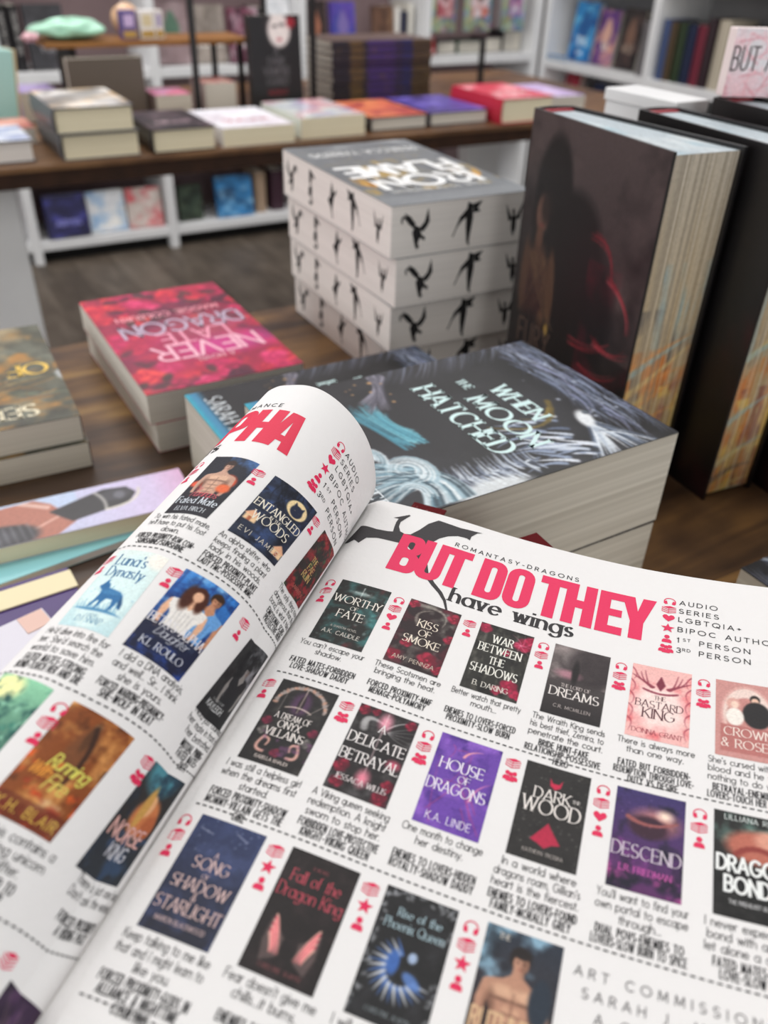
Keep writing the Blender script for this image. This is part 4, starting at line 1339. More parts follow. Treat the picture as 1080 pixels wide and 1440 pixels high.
def upright(x, y, z, rz, lean=0.0):
    """book on its foot: x from spine to fore edge along rz, front cover towards rz - 90 degrees"""
    c, s = math.cos(math.radians(rz)), math.sin(math.radians(rz))
    m = basis((c, s, 0), (0, 0, 1), (s, -c, 0), (x, y, z))
    return m @ Matrix.Rotation(math.radians(-lean), 4, 'X')


def make_book(label, w, h, t, M, color, art=None, hard=False, pages=None, spine=None, back=None, edge_art=None, head_art=None, t2=None, mat=None,
              name=None, group=None, cat='book', head_text=None, ribbon=None, spine_words=None):
    """local frame: x spine -> fore edge, y foot -> head, z back cover -> front cover"""
    name = name or ('hardcover_book' if hard else 'paperback_book')
    root = bpy.data.objects.new(name, None)
    root.empty_display_size = .02
    COL.objects.link(root)
    root.matrix_world = M
    tag(root, label, cat, group)
    t2 = t if t2 is None else t2
    mat = mat or M_COVER
    color = hx(color) if isinstance(color, str) else color
    spine = color if spine is None else hx(spine)
    back = color if back is None else hx(back)
    ct, ov = (.0026, .003) if hard else (.00045, 0.0)
    dz = t2 - t                                                 # a fanned book is thicker at its fore edge
    zb = lambda x: -dz * x / w
    # cover
    mb = MB()
    mb.hexa([(0, 0, t - ct), (w, 0, t - ct), (w, h, t - ct), (0, h, t - ct), (0, 0, t), (w, 0, t), (w, h, t), (0, h, t)], color)
    mb.hexa([(0, 0, 0), (w, 0, zb(w)), (w, h, zb(w)), (0, h, 0), (0, 0, ct), (w, 0, ct + zb(w)), (w, h, ct + zb(w)), (0, h, ct)], back)
    if hard:
        n = 8
        prof = [(-.0045 * math.sin(math.pi * i / n), ct * .5 + (t - ct) * i / n) for i in range(n + 1)]
        for (xa, za), (xb, zc) in zip(prof[:-1], prof[1:]):
            mb.hexa([(xa, 0, za), (xa + ct, 0, za), (xa + ct, h, za), (xa, h, za), (xb, 0, zc), (xb + ct, 0, zc), (xb + ct, h, zc), (xb, h, zc)], spine)
    else:
        mb.box(0, 0, 0, ct, h, t, spine)
    if art is not None:
        def fn(u, v, off):
            u, v = np.asarray(u), np.asarray(v)
            return np.stack([u * w, v * h, np.full(u.shape, t) + off], -1)
        lay_art(mb, art, fn, 0, .00012)
    if spine_words:
        for txt, y0, size, col in spine_words:
            q, tw = text_quads(txt, size, 'sans', .9, .06, .2)
            p = np.stack([np.full(q[..., 0].shape, -.0048 if hard else -.0002), h - y0 - q[..., 0], t / 2 - size / 2 + q[..., 1]], -1)
            mb.quads(p[:, ::-1], hx(col))
    mb.build('cover', [mat], root)
    # page block
    mb = MB()
    x1, y0, y1 = w - ov - .0002, ov, h - ov
    z0, z1 = ct, t - ct
    nseg = 6
    xs = np.linspace(ct + .0004, x1, nseg + 1)
    for a, b in zip(xs[:-1], xs[1:]):
        mb.hexa([(a, y0, z0 + zb(a)), (b, y0, z0 + zb(b)), (b, y1, z0 + zb(b)), (a, y1, z0 + zb(a)), (a, y0, z1), (b, y0, z1), (b, y1, z1), (a, y1, z1)], (.85, .83, .78))
    if edge_art is not None:                                     # printed fore edge
        if isinstance(edge_art, Art):
            def fe(u, v, off):
                u, v = np.asarray(u), np.asarray(v)
                return np.stack([np.full(u.shape, x1) + off, y0 + v * (y1 - y0), z1 - u * (z1 - z0 - zb(x1))], -1)
            lay_art(mb, edge_art, fe, 1, .00015)
        else:
            q = edge_art                                         # u along y (head to the left), v up
            mb.quads(np.stack([np.full(q[..., 0].shape, x1 + .00015), y1 - q[..., 0], z0 + q[..., 1]], -1), hx('1c1b1c'), 1)
    if head_art is not None:
        if isinstance(head_art, Art):
            def fh(u, v, off):
                u, v = np.asarray(u), np.asarray(v)
                return np.stack([x1 * u, np.full(u.shape, y1) + off, z0 + zb(x1 * u) + v * (z1 - z0 - zb(x1 * u))], -1)[..., ::1]
            lay_art(mb, head_art, fh, 1, .00015)
        else:
            q = head_art                                         # u along -x seen from the head, v up
            mb.quads(np.stack([x1 - q[..., 0], np.full(q[..., 0].shape, y1 + .00015), z0 + q[..., 1]], -1), hx('1c1b1c'), 1)
    block = mb.build('page_block', [pages or M_PAGES, M_PRINT], root)
    if hard:
        mb = MB()
        mb.box(.0008, h - ov - .001, ct, .006, h - ov + .0016, t - ct, hx(ribbon or 'e8e4dc'))
        band = mb.build('headband', [M_MATTE], block)
        if ribbon:
            band['label'] = 'red headband'
    return root


# ---- the winged paperbacks: dark covers with pale feathered beasts
def winged_art():
    A = Art(230, 330, '201f22')
    H = A.asp
    A.cloud(70, '2f2f35', 3, .4, .8).cloud(71, '121214', 4, .5, .8)
    rg = random.Random(6)
    # blue edge along the foot
    A.ramp('201f22', '201f22') if False else None
    A.mix(np.clip((A.Y - H * .93) / .05, 0, 1), '3f86ac')
    A.mix(np.clip((A.Y - H * .975) / .03, 0, 1) * .8, '2aa7b8')
    # slate-blue mane across the head of the cover
    for i in range(150):
        x, y = rg.uniform(-.05, .75), rg.uniform(0, .2)
        A.curve((x, y + .02 * math.sin(9 * x)), (x + .12, y - .03), (x + rg.uniform(.2, .34), y + rg.uniform(-.02, .08)), rg.choice(['7f8aa2', '5c6880', 'a9b2c4', '3f4657', '8f94b4']), rg.uniform(.004, .009), .001, .75)
    A.specks(4, 'b9c2d2', 16, .013, (.15, .05, .8, .32), .8)
    # pale beast: head at the upper right, mane below
    for i in range(46):
        a = rg.uniform(-.4, .9)
        h0 = rg.random()
        A.curve((.71 + .16 * h0, .25 + .05 * h0), (.86, .24 + .1 * a), (1.0, .22 + .26 * a), rg.choice(['d6dee6', 'aab6c6', 'e6ebf0', '6f7d92', '3a4252']), .013, .003, .85)
    A.ell(.74, .26, .07, .035, 'eef1f4', .5, .95, 20).ell(.70, .225, .016, .014, '5d6670', .4)
    for i in range(44):
        x0, y0 = rg.uniform(.66, .98), rg.uniform(.36, .56)
        A.curve((x0, y0), (x0 - .05, y0 + .06), (x0 - rg.uniform(.0, .1), y0 + rg.uniform(.08, .18)), rg.choice(['c6d0de', '8e9cb4', 'dde3ec', '5a667e', '23262f']), .016, .003, .9)
    # scaled body and claws along the fore edge
    for i in range(120):
        y0 = rg.uniform(.62, 1.02)
        A.curve((.98 - .1 * rg.random(), y0), (.9, y0 + .03), (.78 + .12 * rg.random(), y0 + .01), rg.choice(['aab4c4', 'd0d8e0', '6d788c', '363c4a']), .008, .002, .8)
    A.ell(1.0, .9, .07, .16, 'dfe4e6', .5, .9)
    # gold crescent in the middle
    A.curve((.55, .3), (.82, .42), (.62, .66), '6d5a22', .02, .006, .9).curve((.6, .34), (.7, .42), (.62, .5), '8a7430', .012, .003, .8)
    # tail feathers sweeping to the foot
    for i in range(170):
        k = rg.random()
        A.curve((.98, .98 + .2 * k), (.70 + .1 * k, .95 + .1 * k), (.62 + .3 * rg.random(), 1.22 + .1 * rg.random()), rg.choice(['cfdde2', '9fbac6', '7398a8', 'e2eaed', '3d5a68', '2a3a44']), .012, .003, .7)
    for cx, cy, r0, a0, a1, n in ((.74, 1.10, .03, 20, 250, 22), (.60, 1.20, .025, 40, 230, 16), (.88, 1.16, .03, 60, 220, 14)):
        for k in range(n):
            r = r0 + .0042 * k
            A.line([(cx + r * math.cos(math.radians(a)) + .001 * k, cy - r * .8 * math.sin(math.radians(a))) for a in np.linspace(a0 + rg.uniform(-15, 15), a1 + rg.uniform(-25, 25), 10)],
                   rg.choice(['dfe8ec', 'b9cdd6', '8fb0bd', 'eef3f4', '4c6c7a']), .0045, .0015, .8)
    # blue-green wing in the middle, grey bony wing by the spine
    for i in range(120):
        k = rg.random()
        A.curve((.50 + .12 * rg.random(), .93 + .11 * k), (.40, 1.0 + .07 * k), (.20 + .14 * rg.random(), .95 + .14 * k + .04 * rg.random()), rg.choice(['3e7f92', '5aa3b5', '2c5c6c', '7fc0cc']), .007, .002, .65)
    for i in range(110):
        k = rg.random()
        A.curve((.01 + .05 * rg.random(), .80 + .07 * rg.random()), (.12 + .05 * k, .86 + .02 * k), (.20 + .12 * k, .92 + .10 * rg.random()), rg.choice(['7d7a86', '9c98a6', '55525e', '3d3a45']), .007, .002, .75)
    A.specks(8, 'c79a63', 9, .012, (.04, .84, .26, 1.02), .9)
    for i in range(60):
        y0 = rg.uniform(.0, .75)
        A.curve((0, y0), (.05, y0 + .03), (.1 + .05 * rg.random(), y0 + .1), rg.choice(['3a3d4a', '5a5f72', '83889a']), .006, .001, .6)
    c = 'cfe9e8'
    A.word('WHEN', .50, .455, .088, c, 'serif', 1.05, .10, .18, fit=.345)
    A.word('THE', .262, .545, .046, c, 'serif', .9, .11, .16)
    A.word('MOON', .60, .600, .098, c, 'serif', 1.15, .105, .20, fit=.435)
    A.word('HATCHED', .505, .755, .108, c, 'serif', 1.0, .10, .17, fit=.65)
    A.word('SARAH A. PARKER', .5, 1.36, .088, 'dfe6ea', 'serif', .9, .06, .22, fit=.82)
    return A


WX, WRZ, WT = .155, -58.6, .0665
WH = .222
B0 = np.array([.1795, .451])
ux = np.array([math.cos(math.radians(WRZ)), math.sin(math.radians(WRZ))])
uy = np.array([-ux[1], ux[0]])
f0 = B0 - WX * ux - WH * uy
WG = 'thick black paperbacks with pale feathered beasts'
bk = make_book('thick black paperback with teal title letters, lying on top of its pair behind the magazine', WX, WH, WT, lying(f0[0], f0[1], FT + WT + .0008, WRZ), '1b1b1e', winged_art(),
               pages=M_PAGES_ROUGH, mat=M_MATTE, group=WG)
copy_thing(bk, 'thick paperback with ragged page edges lying directly under the upper winged paperback', None, None, WG).matrix_world = lying(f0[0] - .001, f0[1] + .001, FT + .0002, WRZ - .4)
g0 = np.array([-.1604, .5968]) - .0105 * ux
copy_thing(bk, 'single black winged paperback with a bright blue foot edge, half hidden behind the curled page', None, None, WG).matrix_world = lying(g0[0], g0[1], FT + .0002, WRZ)
r0 = np.array([.2205, .4035]) + WX * ux + WH * uy             # turned end for end: its head corner points at the reader
copy_thing(bk, 'black and white winged paperback at the right edge of the photo, beside the magazine', None, None, WG).matrix_world = lying(r0[0], r0[1], FT + .0002, WRZ + 180)


# ---- the red flower paperbacks
def red_art():
    A = Art(170, 272, '8c1a3c')
    A.cloud(80, 'c4214a', 4, .4, .7).cloud(81, '55203f', 3, .52, .8, .9).cloud(82, 'e0403e', 6, .6, .8, .8)
    rg = random.Random(3)
    for i in range(70):
        side = rg.random()
        x, y = (rg.random(), rg.uniform(0, .32)) if side < .35 else ((rg.random(), rg.uniform(1.3, 1.6)) if side < .6 else ((rg.uniform(0, .2) if rg.random() < .5 else rg.uniform(.72, 1)), rg.uniform(.2, 1.4)))
        c0, c1 = rg.choice([('e23848', 'a81238'), ('f0524a', 'c01c3c'), ('e0306c', 'a81048'), ('6a1c3a', '46122c'), ('d01f5c', '7c0e36'), ('ec4a80', 'c01c58')])
        A.flower(x, y, rg.uniform(.05, .1), c0, c1, i)
    for i in range(26):
        A.ell(rg.random(), rg.random() * 1.6, .06, .03, rg.choice(['3a2a2c', '2c3028', '4a1830']), .6, .75, rg.uniform(0, 180))
    A.ell(.5, .6, .42, .34, 'a81c54', .7, .7).ell(.3, .5, .34, .14, 'd03a90', .9, .8).ell(.35, .85, .3, .22, '9a5b62', .8, .5)
    A.word('A NOVEL', .45, .36, .05, 'e9b8c0', 'sans', .9, .06, .2)
    A.word('NEVER', .44, .60, .21, 'edb4c4', 'sans', .9, .06, .16, fit=.74)
    A.word('LATE', .46, .80, .18, 'e99ab0', 'sans', .9, .06, .16, fit=.56)
    A.word('DRAGON', .47, 1.02, .2, 'b9a9be', 'sans', .9, .065, .14, fit=.82)
    A.word('MAGGIE COLBURN', .5, 1.18, .075, 'f2a0ac', 'sans', .9, .07, .2, fit=.72)
    return A


bk = make_book('red and pink flower-covered paperback with upside-down white title, on top of its pair', .145, .234, .0283, lying(-.1985, .897, FT + .0286, 211), 'a81c3c', red_art(), pages=M_PAGES,
               group='red flowered paperbacks')
copy_thing(bk, 'cream-edged paperback directly under the red flowered one', None, None, 'red flowered paperbacks').matrix_world = lying(-.1975, .899, FT + .0002, 211.6)


# ---- the four paperbacks with winged silhouettes stencilled on their edges
def silhouettes():
    """five small winged shapes, unit square each, drawn as outlines and limbs"""
    out = []
    body = lambda pts: poly_quads([pts], .02)
    limb = lambda pts, w: stroke_quads(pts, lambda d: w, w * .3, .1)
    # 1: climbing, both wings thrown up, long curling tail
    out.append([body([(.36, .46), (.46, .60), (.58, .56), (.66, .40), (.56, .22), (.52, .04), (.44, .20)]), body([(.56, .52), (.74, .66), (.84, .96), (.90, .66), (.82, .54), (.70, .44)]),
                body([(.42, .52), (.22, .66), (.10, .90), (.30, .80), (.46, .64)]), limb([(.2, .72), (.08, .82), (.02, .76), (.04, .68)], .025), limb([(.62, .36), (.76, .28)], .04), limb([(.5, .2), (.58, .1)], .03)])
    # 2: diving, wings folded over the back
    out.append([body([(.50, .98), (.66, .92), (.70, .60), (.62, .10), (.54, .04), (.48, .40), (.46, .70)]), body([(.66, .92), (.98, .98), (.84, .82), (.94, .74), (.70, .72)]),
                body([(.52, .86), (.26, .66), (.10, .34), (.30, .54), (.50, .66)]), limb([(.26, .58), (.06, .24)], .018), limb([(.58, .1), (.62, .0)], .03)])
    # 3: gliding towards the left
    out.append([body([(.30, .60), (.46, .96), (.56, .66), (.60, .36), (.48, .10), (.40, .34)]), body([(.52, .60), (.76, .44), (.60, .30)]), limb([(.32, .62), (.14, .76)], .04), limb([(.46, .14), (.40, .02)], .03)])
    # 4: turning, tail curled below
    out.append([body([(.34, .90), (.60, .96), (.62, .66), (.52, .52), (.44, .64)]), body([(.42, .56), (.66, .48), (.70, .28), (.48, .22), (.40, .38)]), limb([(.50, .26), (.40, .12), (.54, .04), (.66, .10)], .04), limb([(.36, .86), (.18, .78)], .035)])
    # 5: small, wings half open
    out.append([body([(.42, .52), (.58, .52), (.60, .24), (.52, .04), (.44, .24)]), body([(.56, .46), (.80, .86), (.70, .44)]), body([(.44, .46), (.18, .84), (.32, .42)]), limb([(.5, .5), (.46, .68)], .04)])
    return [np.concatenate(o) for o in out]


def stencil_row(order, x0, pitch, size, height):
    S = silhouettes()
    q = []
    for i, k in enumerate(order):
        s = S[k].copy()
        q.append(s * size * np.array([.82, 1.0]) + np.array([x0 + i * pitch - size * .41, (height - size) / 2]))
    return np.concatenate(q)


def iron_art():
    A = Art(160, 256, '6f7478')
    H = A.asp
    A.cloud(90, '7d8286', 4, .4, .7).cloud(91, '5b6065', 3, .5, .8, .7)
    A.mix(np.clip((.17 - A.Y) / .01, 0, 1) * .6, '84888c')
    A.ell(.5, .95, .6, .7, '64686c', .4, .5)
    A.cloud(92, 'c9ccce', 5, .55, .8, .8, 1, 1, A.Y > 1.25)
    A.cloud(96, 'b9923e', 7, .62, .8, .9, 1, 1, (A.Y > .25) & (A.Y < 1.1))
    rg = random.Random(2)
    for i in range(60):
        A.curve((rg.random(), rg.uniform(.2, 1.5)), (rg.random(), rg.uniform(.2, 1.5)), (rg.random(), rg.uniform(.2, 1.5)), rg.choice(['8d9296', '50555a', 'c2a560', '9a9da0']), .004, .001, .5)
    for s in (.12, .88):
        for i in range(20):
            A.curve((s, .42), (s + rg.uniform(-.12, .12), .5), (s + rg.uniform(-.14, .14), .66), rg.choice(['c58a2c', 'e0b050', '8a5c20']), .012, .002, .8)
    A.word('IRON', .48, .60, .25, 'f4f5f4', 'sans', 1.0, .10, .2, fit=.76)
    A.word('FLAME', .5, .92, .25, 'f4f5f4', 'sans', .9, .10, .14, fit=.88)
    A.word('REBECCA YARROS', .5, 1.36, .1, 'e8e9e8', 'sans', .9, .06, .2, fit=.82)
    A.word('SEQUEL TO THE BESTSELLER', .5, .3, .05, 'e0e1e0', 'sans', .9, .06, .2, fit=.7)
    return A


IW, IH, IT = .150, .243, .0463
fore = stencil_row([1, 4, 3, 2, 0], .020, .049, .036, IT)     # head end first
fore = np.concatenate([stencil_row([4, 1, 2, 3, 0], .024, .049, .037, IT)])
head = stencil_row([0, 1, 4], .026, .053, .040, IT)
n0 = np.array([-.0025, .739])
irz = 209.5
ix, iy = np.array([math.cos(math.radians(irz)), math.sin(math.radians(irz))]), np.array([-math.sin(math.radians(irz)), math.cos(math.radians(irz))])
o0 = n0 - IW * ix - IH * iy
IG = 'cream paperbacks with stencilled black winged edges'
where = ['bottom paperback of the stack with black winged shapes on its cream edges', 'third paperback down in the stack with black winged shapes on its edges',
         'second paperback from the top of the stack with black winged shapes on its edges', 'grey-covered paperback with big white title, on top of the stack with black winged edges']
bk = None
for k in range(4):
    dx, dy, dr = [(.006, .016, .8), (.005, .008, -.6), (.003, .003, .5), (0, 0, 0)][k]
    M = lying(o0[0] + dx, o0[1] + dy, FT + .0003 + k * (IT + .0002), irz + dr)
    if bk is None:
        bk = make_book(where[k], IW, IH, IT, M, '74787c', iron_art(), pages=M_PAGES_WHITE, edge_art=fore, head_art=head, group=IG)
    else:
        copy_thing(bk, where[k], None, None, IG).matrix_world = M


# ---- the dark standing hardcovers with painted page edges
def night_art():
    A = Art(210, 340, '3a2e30')
    A.ramp('4a3e3e', '120f0f').cloud(100, '64524f', 3, .5, .85, .7, 1, 1, A.Y < .95).cloud(101, '141011', 4, .5, .8, .8)
    A.ell(.25, .38, .15, .30, '0f0d0e', .2).ell(.40, .62, .27, .34, '100e0f', .2, 1, 20).ell(.55, .80, .28, .32, '110f10', .3).ell(.3, .95, .3, .45, '110e0e', .4, .8)
    A.ell(.185, .46, .055, .095, '5c4238', .4).ell(.215, .42, .045, .08, '1c1514', .6, .8).ell(.185, .515, .02, .008, '6c2c2c', .6, .8).ell(.18, .58, .03, .06, '553a2e', .4)
    A.ell(.19, .80, .11, .20, '4c3226', .4, .9).ell(.19, .92, .10, .18, '2c1616', .5, .9).ell(.085, .80, .034, .19, '4a3226', .4, .9).ell(.325, .80, .036, .19, '543a2a', .4, .9, -6).ell(.27, 1.02, .035, .09, '5e4230', .4, .9, 10)
    rg = random.Random(5)
    for i in range(34):
        A.curve((.10 + .2 * rg.random(), .66), (.06 + .3 * rg.random(), .8), (.06 + .34 * rg.random(), 1.0), rg.choice(['6c543a', '3c261e', '4c3626']), .005, .002, .5)
    A.ell(.34, 1.02, .018, .035, '94763c', .5).ell(.2, 1.22, .17, .24, '161011', .4)
    for p in [((.60, .44), (.76, .44), (.78, .62)), ((.76, .60), (.92, .66), (.95, .80)), ((.55, .98), (.70, 1.0), (.84, .90)), ((.64, 1.08), (.78, 1.12), (.92, 1.02)), ((.72, .92), (.84, .98), (.96, .90))]:
        for q in range(5):
            jx = lambda: rg.uniform(-.022, .022)
            A.curve(*[(x_ + jx(), y_ + jx()) for x_, y_ in p], rg.choice(['b02834', '8a1c28', 'd8505a']), .009, .003, .5, 9, 1.0)
    A.cloud(102, '5c1420', 5, .5, .75, .55, 1, 1, (A.X > .6) & (A.Y > .55) & (A.Y < 1.2)).specks(7, 'a87838', 14, .006, (.3, 1.15, .95, 1.6), .7)
    A.cloud(103, '2c1014', 4, .5, .8, .7, 1, 1, A.Y > 1.2).word('FURY', .24, 1.16, .13, '4c3c34', 'sans', .7, .05, .2).word('OF ASHES', .26, 1.32, .06, '463830', 'sans', .9, .05, .3)
    return A


def dusk_art():
    A = Art(100, 160, '141213')
    A.cloud(104, '221d1e', 3, .5, .85, .7).cloud(105, '3a1218', 4, .6, .85, .7, 1, 1, (A.X > .55) & (A.Y > .5))
    return A


def landscape_edge(seed):
    A = Art(96, 300, 'b5a994', ss=1)
    H = A.asp
    A.ramp('b0a594', 'b08a4e').cloud(seed, '7fa0a6', 3, .5, .75, .9, 3, .5, (A.Y > .9) & (A.Y < 1.7)).cloud(seed + 1, '57504a', 3, .5, .75, .8, 3, 1, (A.Y > 1.3) & (A.Y < 2.2))
    A.cloud(seed + 2, 'c8702c', 3, .42, .62, 1, 2, 1, A.Y > 1.7).cloud(seed + 3, 'dfb552', 3, .45, .62, 1, 2, 1, A.Y > 2.1).cloud(seed + 4, '7a3428', 4, .55, .75, .8, 2, 1, A.Y > 2.0)
    rg = random.Random(seed)
    for i in range(9):
        y = rg.uniform(1.7, 3.4)
        A.curve((0, y), (.5, y - .2), (1, y - rg.uniform(.1, .5)), rg.choice(['d8863c', 'e0c070', '5a4a40', '8fb0b0']), .06, .01, .6)
    for i in range(120):
        x = rg.random()
        A.mix((np.abs(A.X - x) < .0055) * rg.uniform(.12, .5), rg.choice(['e4dccd', 'f0e9dc', 'e9e2d4', '6c6254', '564c3e']))
    return A


def head_edge():
    A = Art(120, 50, 'aeb9bf', ss=1)
    A.cloud(7, '8fb8c6', 3, .5, .75, .8).cloud(8, 'd4d8d8', 4, .5, .7, .7)
    return A


DW, DRZ = .1695, -64.9
dx_, dz_ = np.array([math.cos(math.radians(DRZ)), math.sin(math.radians(DRZ))]), np.array([math.sin(math.radians(DRZ)), -math.cos(math.radians(DRZ))])
DG = 'dark standing hardcovers with painted page edges'


def dark_at(sx, sy, t):
    p = np.array([sx, sy]) - t * dz_
    return upright(p[0], p[1], FT + .0004, DRZ)


bk = make_book('tall black hardcover showing a long-haired woman on its front and fanned painted page edges', DW, .267, .037, dark_at(.1104, .7406, .037), '1d1919', night_art(), True, M_PAGES,
               edge_art=landscape_edge(110), head_art=head_edge(), t2=.064, ribbon='a02030', spine='151314', back='121012', group=DG)
bk2 = make_book('black hardcover with orange painted page edge standing second, behind the tall woman-cover hardcover', DW, .270, .038, dark_at(.1925, .7320, .038), '161315', dusk_art(), True, M_PAGES,
                edge_art=landscape_edge(140), head_art=head_edge(), t2=.052, ribbon='a02030', spine='151314', back='121012', group=DG)
copy_thing(bk2, 'black hardcover standing third in the row, under the pink floral sign', None, None, DG).matrix_world = upright(*(np.array([.256, .748]) - .038 * dz_), FT + .0004, DRZ - 1) @ Matrix.Scale(1.03, 4)
copy_thing(bk2, 'black hardcover standing last in the row at the right edge of the photo', None, None, DG).matrix_world = upright(*(np.array([.322, .762]) - .038 * dz_), FT + .0004, DRZ - 1) @ Matrix.Scale(1.03, 4)


# ---- white box behind them and the little floral sign on top
root = thing('storage_box', 'slim white box standing behind the dark hardcovers', 'box', (.187, .832, FT), -58)
mb = MB()
mb.box(0, 0, 0, .082, .036, .262, hx('e6e6e8'))
bevel(mb.build('box_body', M_WHITE, root), .001)
mb = MB()
mb.box(-.0015, -.0015, .262, .0835, .0375, .272, hx('eeeeef'))
bevel(mb.build('lid', M_WHITE, root), .001)


def floral_art():
    A = Art(150, 66, 'e6e0e4')
    A.cloud(120, 'f0c4ca', 5, .42, .7, .9).cloud(121, 'e8e8ee', 3, .5, .8, .9).cloud(122, 'd98a96', 9, .6, .78, .8)
    for cx, cy, r in ((.16, .12, .13), (.2, .34, .12), (.75, .2, .16)):
        for i in range(9):
            a = i * .7
            A.curve((cx + r * math.cos(a), cy + r * .8 * math.sin(a)), (cx + r * .5 * math.cos(a + 1), cy + r * .5 * math.sin(a + 1)), (cx + r * .8 * math.cos(a + 2), cy + r * .7 * math.sin(a + 2)), ('e59aa4', 'f3c3c8', 'd67f8c')[i % 3], .011, .003, .5)
    A.word('BUT A BOOK', .33, .265, .150, '55494a', 'sans', .50, .040, .13, fit=.80)
    return A


root = thing('sign', 'pink floral block sign with dark capital letters, standing on the dark hardcovers', 'sign', (.2595, .744, FT + .2795), 9)
mb = MB()
mb.box(0, 0, 0, .125, .012, .048, hx('e9d8d6'))
bevel(mb.build('block', M_MATTE, root), .0008)
mb = MB()


def fsign(u, v, off):
    u, v = np.asarray(u), np.asarray(v)
    return np.stack([u * .125, np.full(u.shape, -off), v * .048], -1)


FA = floral_art()
FA.asp = FA.h / FA.w
lay_art(mb, FA, fsign, 0, .0003)
mb.build('printed_face', [M_MATTE], root)


# ---- the bronze-green paperbacks at the left edge
def bronze_art():
    A = Art(150, 230, '4c4f42')
    A.cloud(130, '74786a', 4, .45, .75).cloud(131, '2f3028', 4, .5, .8).cloud(132, 'b07c3a', 5, .55, .75, .9).cloud(133, 'c9b28a', 3, .55, .8, .8, 1, 1, A.Y > .9).cloud(134, 'c8ccd0', 5, .62, .8, .8, 2, 1, (A.Y > .45) & (A.Y < .7))
    rg = random.Random(9)
    for i in range(40):
        A.curve((rg.random(), rg.uniform(.3, .8)), (rg.random(), rg.uniform(.3, .8)), (rg.random(), rg.uniform(.3, .8)), rg.choice(['b9803c', '8c5c2c', '7d9070', '3c4034']), .01, .002, .6)
    A.word('SEEKER', .5, .26, .15, 'e6ddc0', 'serif', .9, .09, .2, fit=.92).word('OF WILDS', .5, .86, .17, 'e8c25a', 'serif', .9, .09, .16, fit=.92).word('A NOVEL', .5, 1.2, .07, 'd8c8a0')
    return A


nr = np.array([-.2531, .6026])
brz = 209
bx_, by_ = np.array([math.cos(math.radians(brz)), math.sin(math.radians(brz))]), np.array([-math.sin(math.radians(brz)), math.cos(math.radians(brz))])
o1 = nr - .0 * bx_ - .21 * by_
bk = make_book('bronze-green paperback with upside-down gold letters, upper of the pair at the left edge', .14, .21, .0232, lying(o1[0], o1[1], FT + .0236, brz), '4a4238', bronze_art(), pages=M_PAGES,
               spine='4a3338', group='bronze-green paperbacks')
copy_thing(bk, 'grey-edged paperback directly under the bronze-green one at the left edge', None, None, 'bronze-green paperbacks').matrix_world = lying(o1[0] + .004, o1[1] - .003, FT + .0002, brz)


# ---- thin pastel books in front of them
def shoe_art():
    A = Art(240, 58, 'c3c4e0')
    Q = lambda p: [(x * .652 + .311, y * .62) for x, y in p]
    E = lambda x, y, rx, ry, *a: A.ell(x * .652 + .311, y * .62, rx * .652, ry * .62, *a)
    A.mix(np.clip((A.X - .6) * 3, 0, 1), 'd2bfe0').mix(np.clip((A.X - .88) * 8, 0, 1), 'dfb2d6').mix((A.X < .62) * (A.Y < .08) * .8, 'b9cce6')
    A.poly(Q([(-.5, .07), (.26, .01), (.34, .08), (.44, .30), (.30, .42), (-.5, .42)]), 'b0705e').poly(Q([(.17, .02), (.21, .01), (.34, .10), (.32, .13)]), 'd9b0a2').line(Q([(.22, .30), (.36, .22)]), 'd9a898', .008, .008)
    A.poly(Q([(.32, .16), (.50, .09), (.62, .05), (.74, .07), (.78, .15), (.72, .24), (.56, .27), (.42, .30)]), '29282b')
    E(.67, .13, .09, .06, '3d3c42', .3)
    E(.69, .14, .03, .04, '70707a', .5, .8)
    A.curve(*Q([(.57, .07), (.62, .15), (.60, .26)]), 'a8a6a2', .008, .007).curve(*Q([(.60, .26), (.79, .26), (.80, .11)]), 'd8d2c4', .008, .006)
    E(.05, .32, .20, .12, '353539', .25)
    E(.03, .30, .12, .06, '5a5a62', .7, .8)
    for i in range(16):
        A.line(Q([(-.10 + .02 * i, .22), (-.08 + .02 * i, .38)]), '77777f' if i % 2 else '28282c', .004, .003, .7)
    return A


def rot2(az):
    return np.array([math.cos(math.radians(az)), math.sin(math.radians(az))])


p = np.array([-.1675, .5685]) - .215 * rot2(28) - .052 * rot2(118)
q = np.array([-.258, .437]) - .018 * rot2(38)
bk = make_book('thin teal booklet peeking out under the lilac shoe-cover book', .155, .045, .0062, lying(q[0], q[1], FT + .0002, 38), '8ecbd0', pages=M_PAGES_WHITE, mat=M_COVER)
bk = make_book('lilac book showing black laced shoes on its cover, lying at the left', .215, .052, .0135, lying(p[0], p[1], FT + .0066, 28), 'd3c6de', shoe_art(), pages=M_PAGES_YELLOW, mat=M_COVER)
bk = make_book('purple paperback beside the curled page, with a cream card lying across it', .2, .11, .010, lying(-.328, .249, FT + .0002, 33), '43296c', pages=M_PAGES_YELLOW, mat=M_COVER)
root = thing('card', 'blank cream card lying across the purple paperback', 'card', (-.330, .346, FT + .0105), 34)
mb = MB()
mb.box(0, 0, 0, .150, .020, .0012, hx('ecdfb8'))
bevel(mb.build('card_sheet', M_MATTE, root), .0003)
root = thing('leaflet', 'white folded leaflet with a pink corner tucked beside the curled page', 'leaflet', (-.280, .300, FT + .0122), 44)
mb = MB()
mb.box(0, -.03, 0, .115, .034, .0010, hx('dcd9e3'))
bevel(mb.build('folded_sheet', M_MATTE, root), .0003)
mb = MB()
mb.box(.098, .016, .0011, .114, .033, .0016, hx('e3bfb2'))
mb.build('pink_corner', M_MATTE, root)

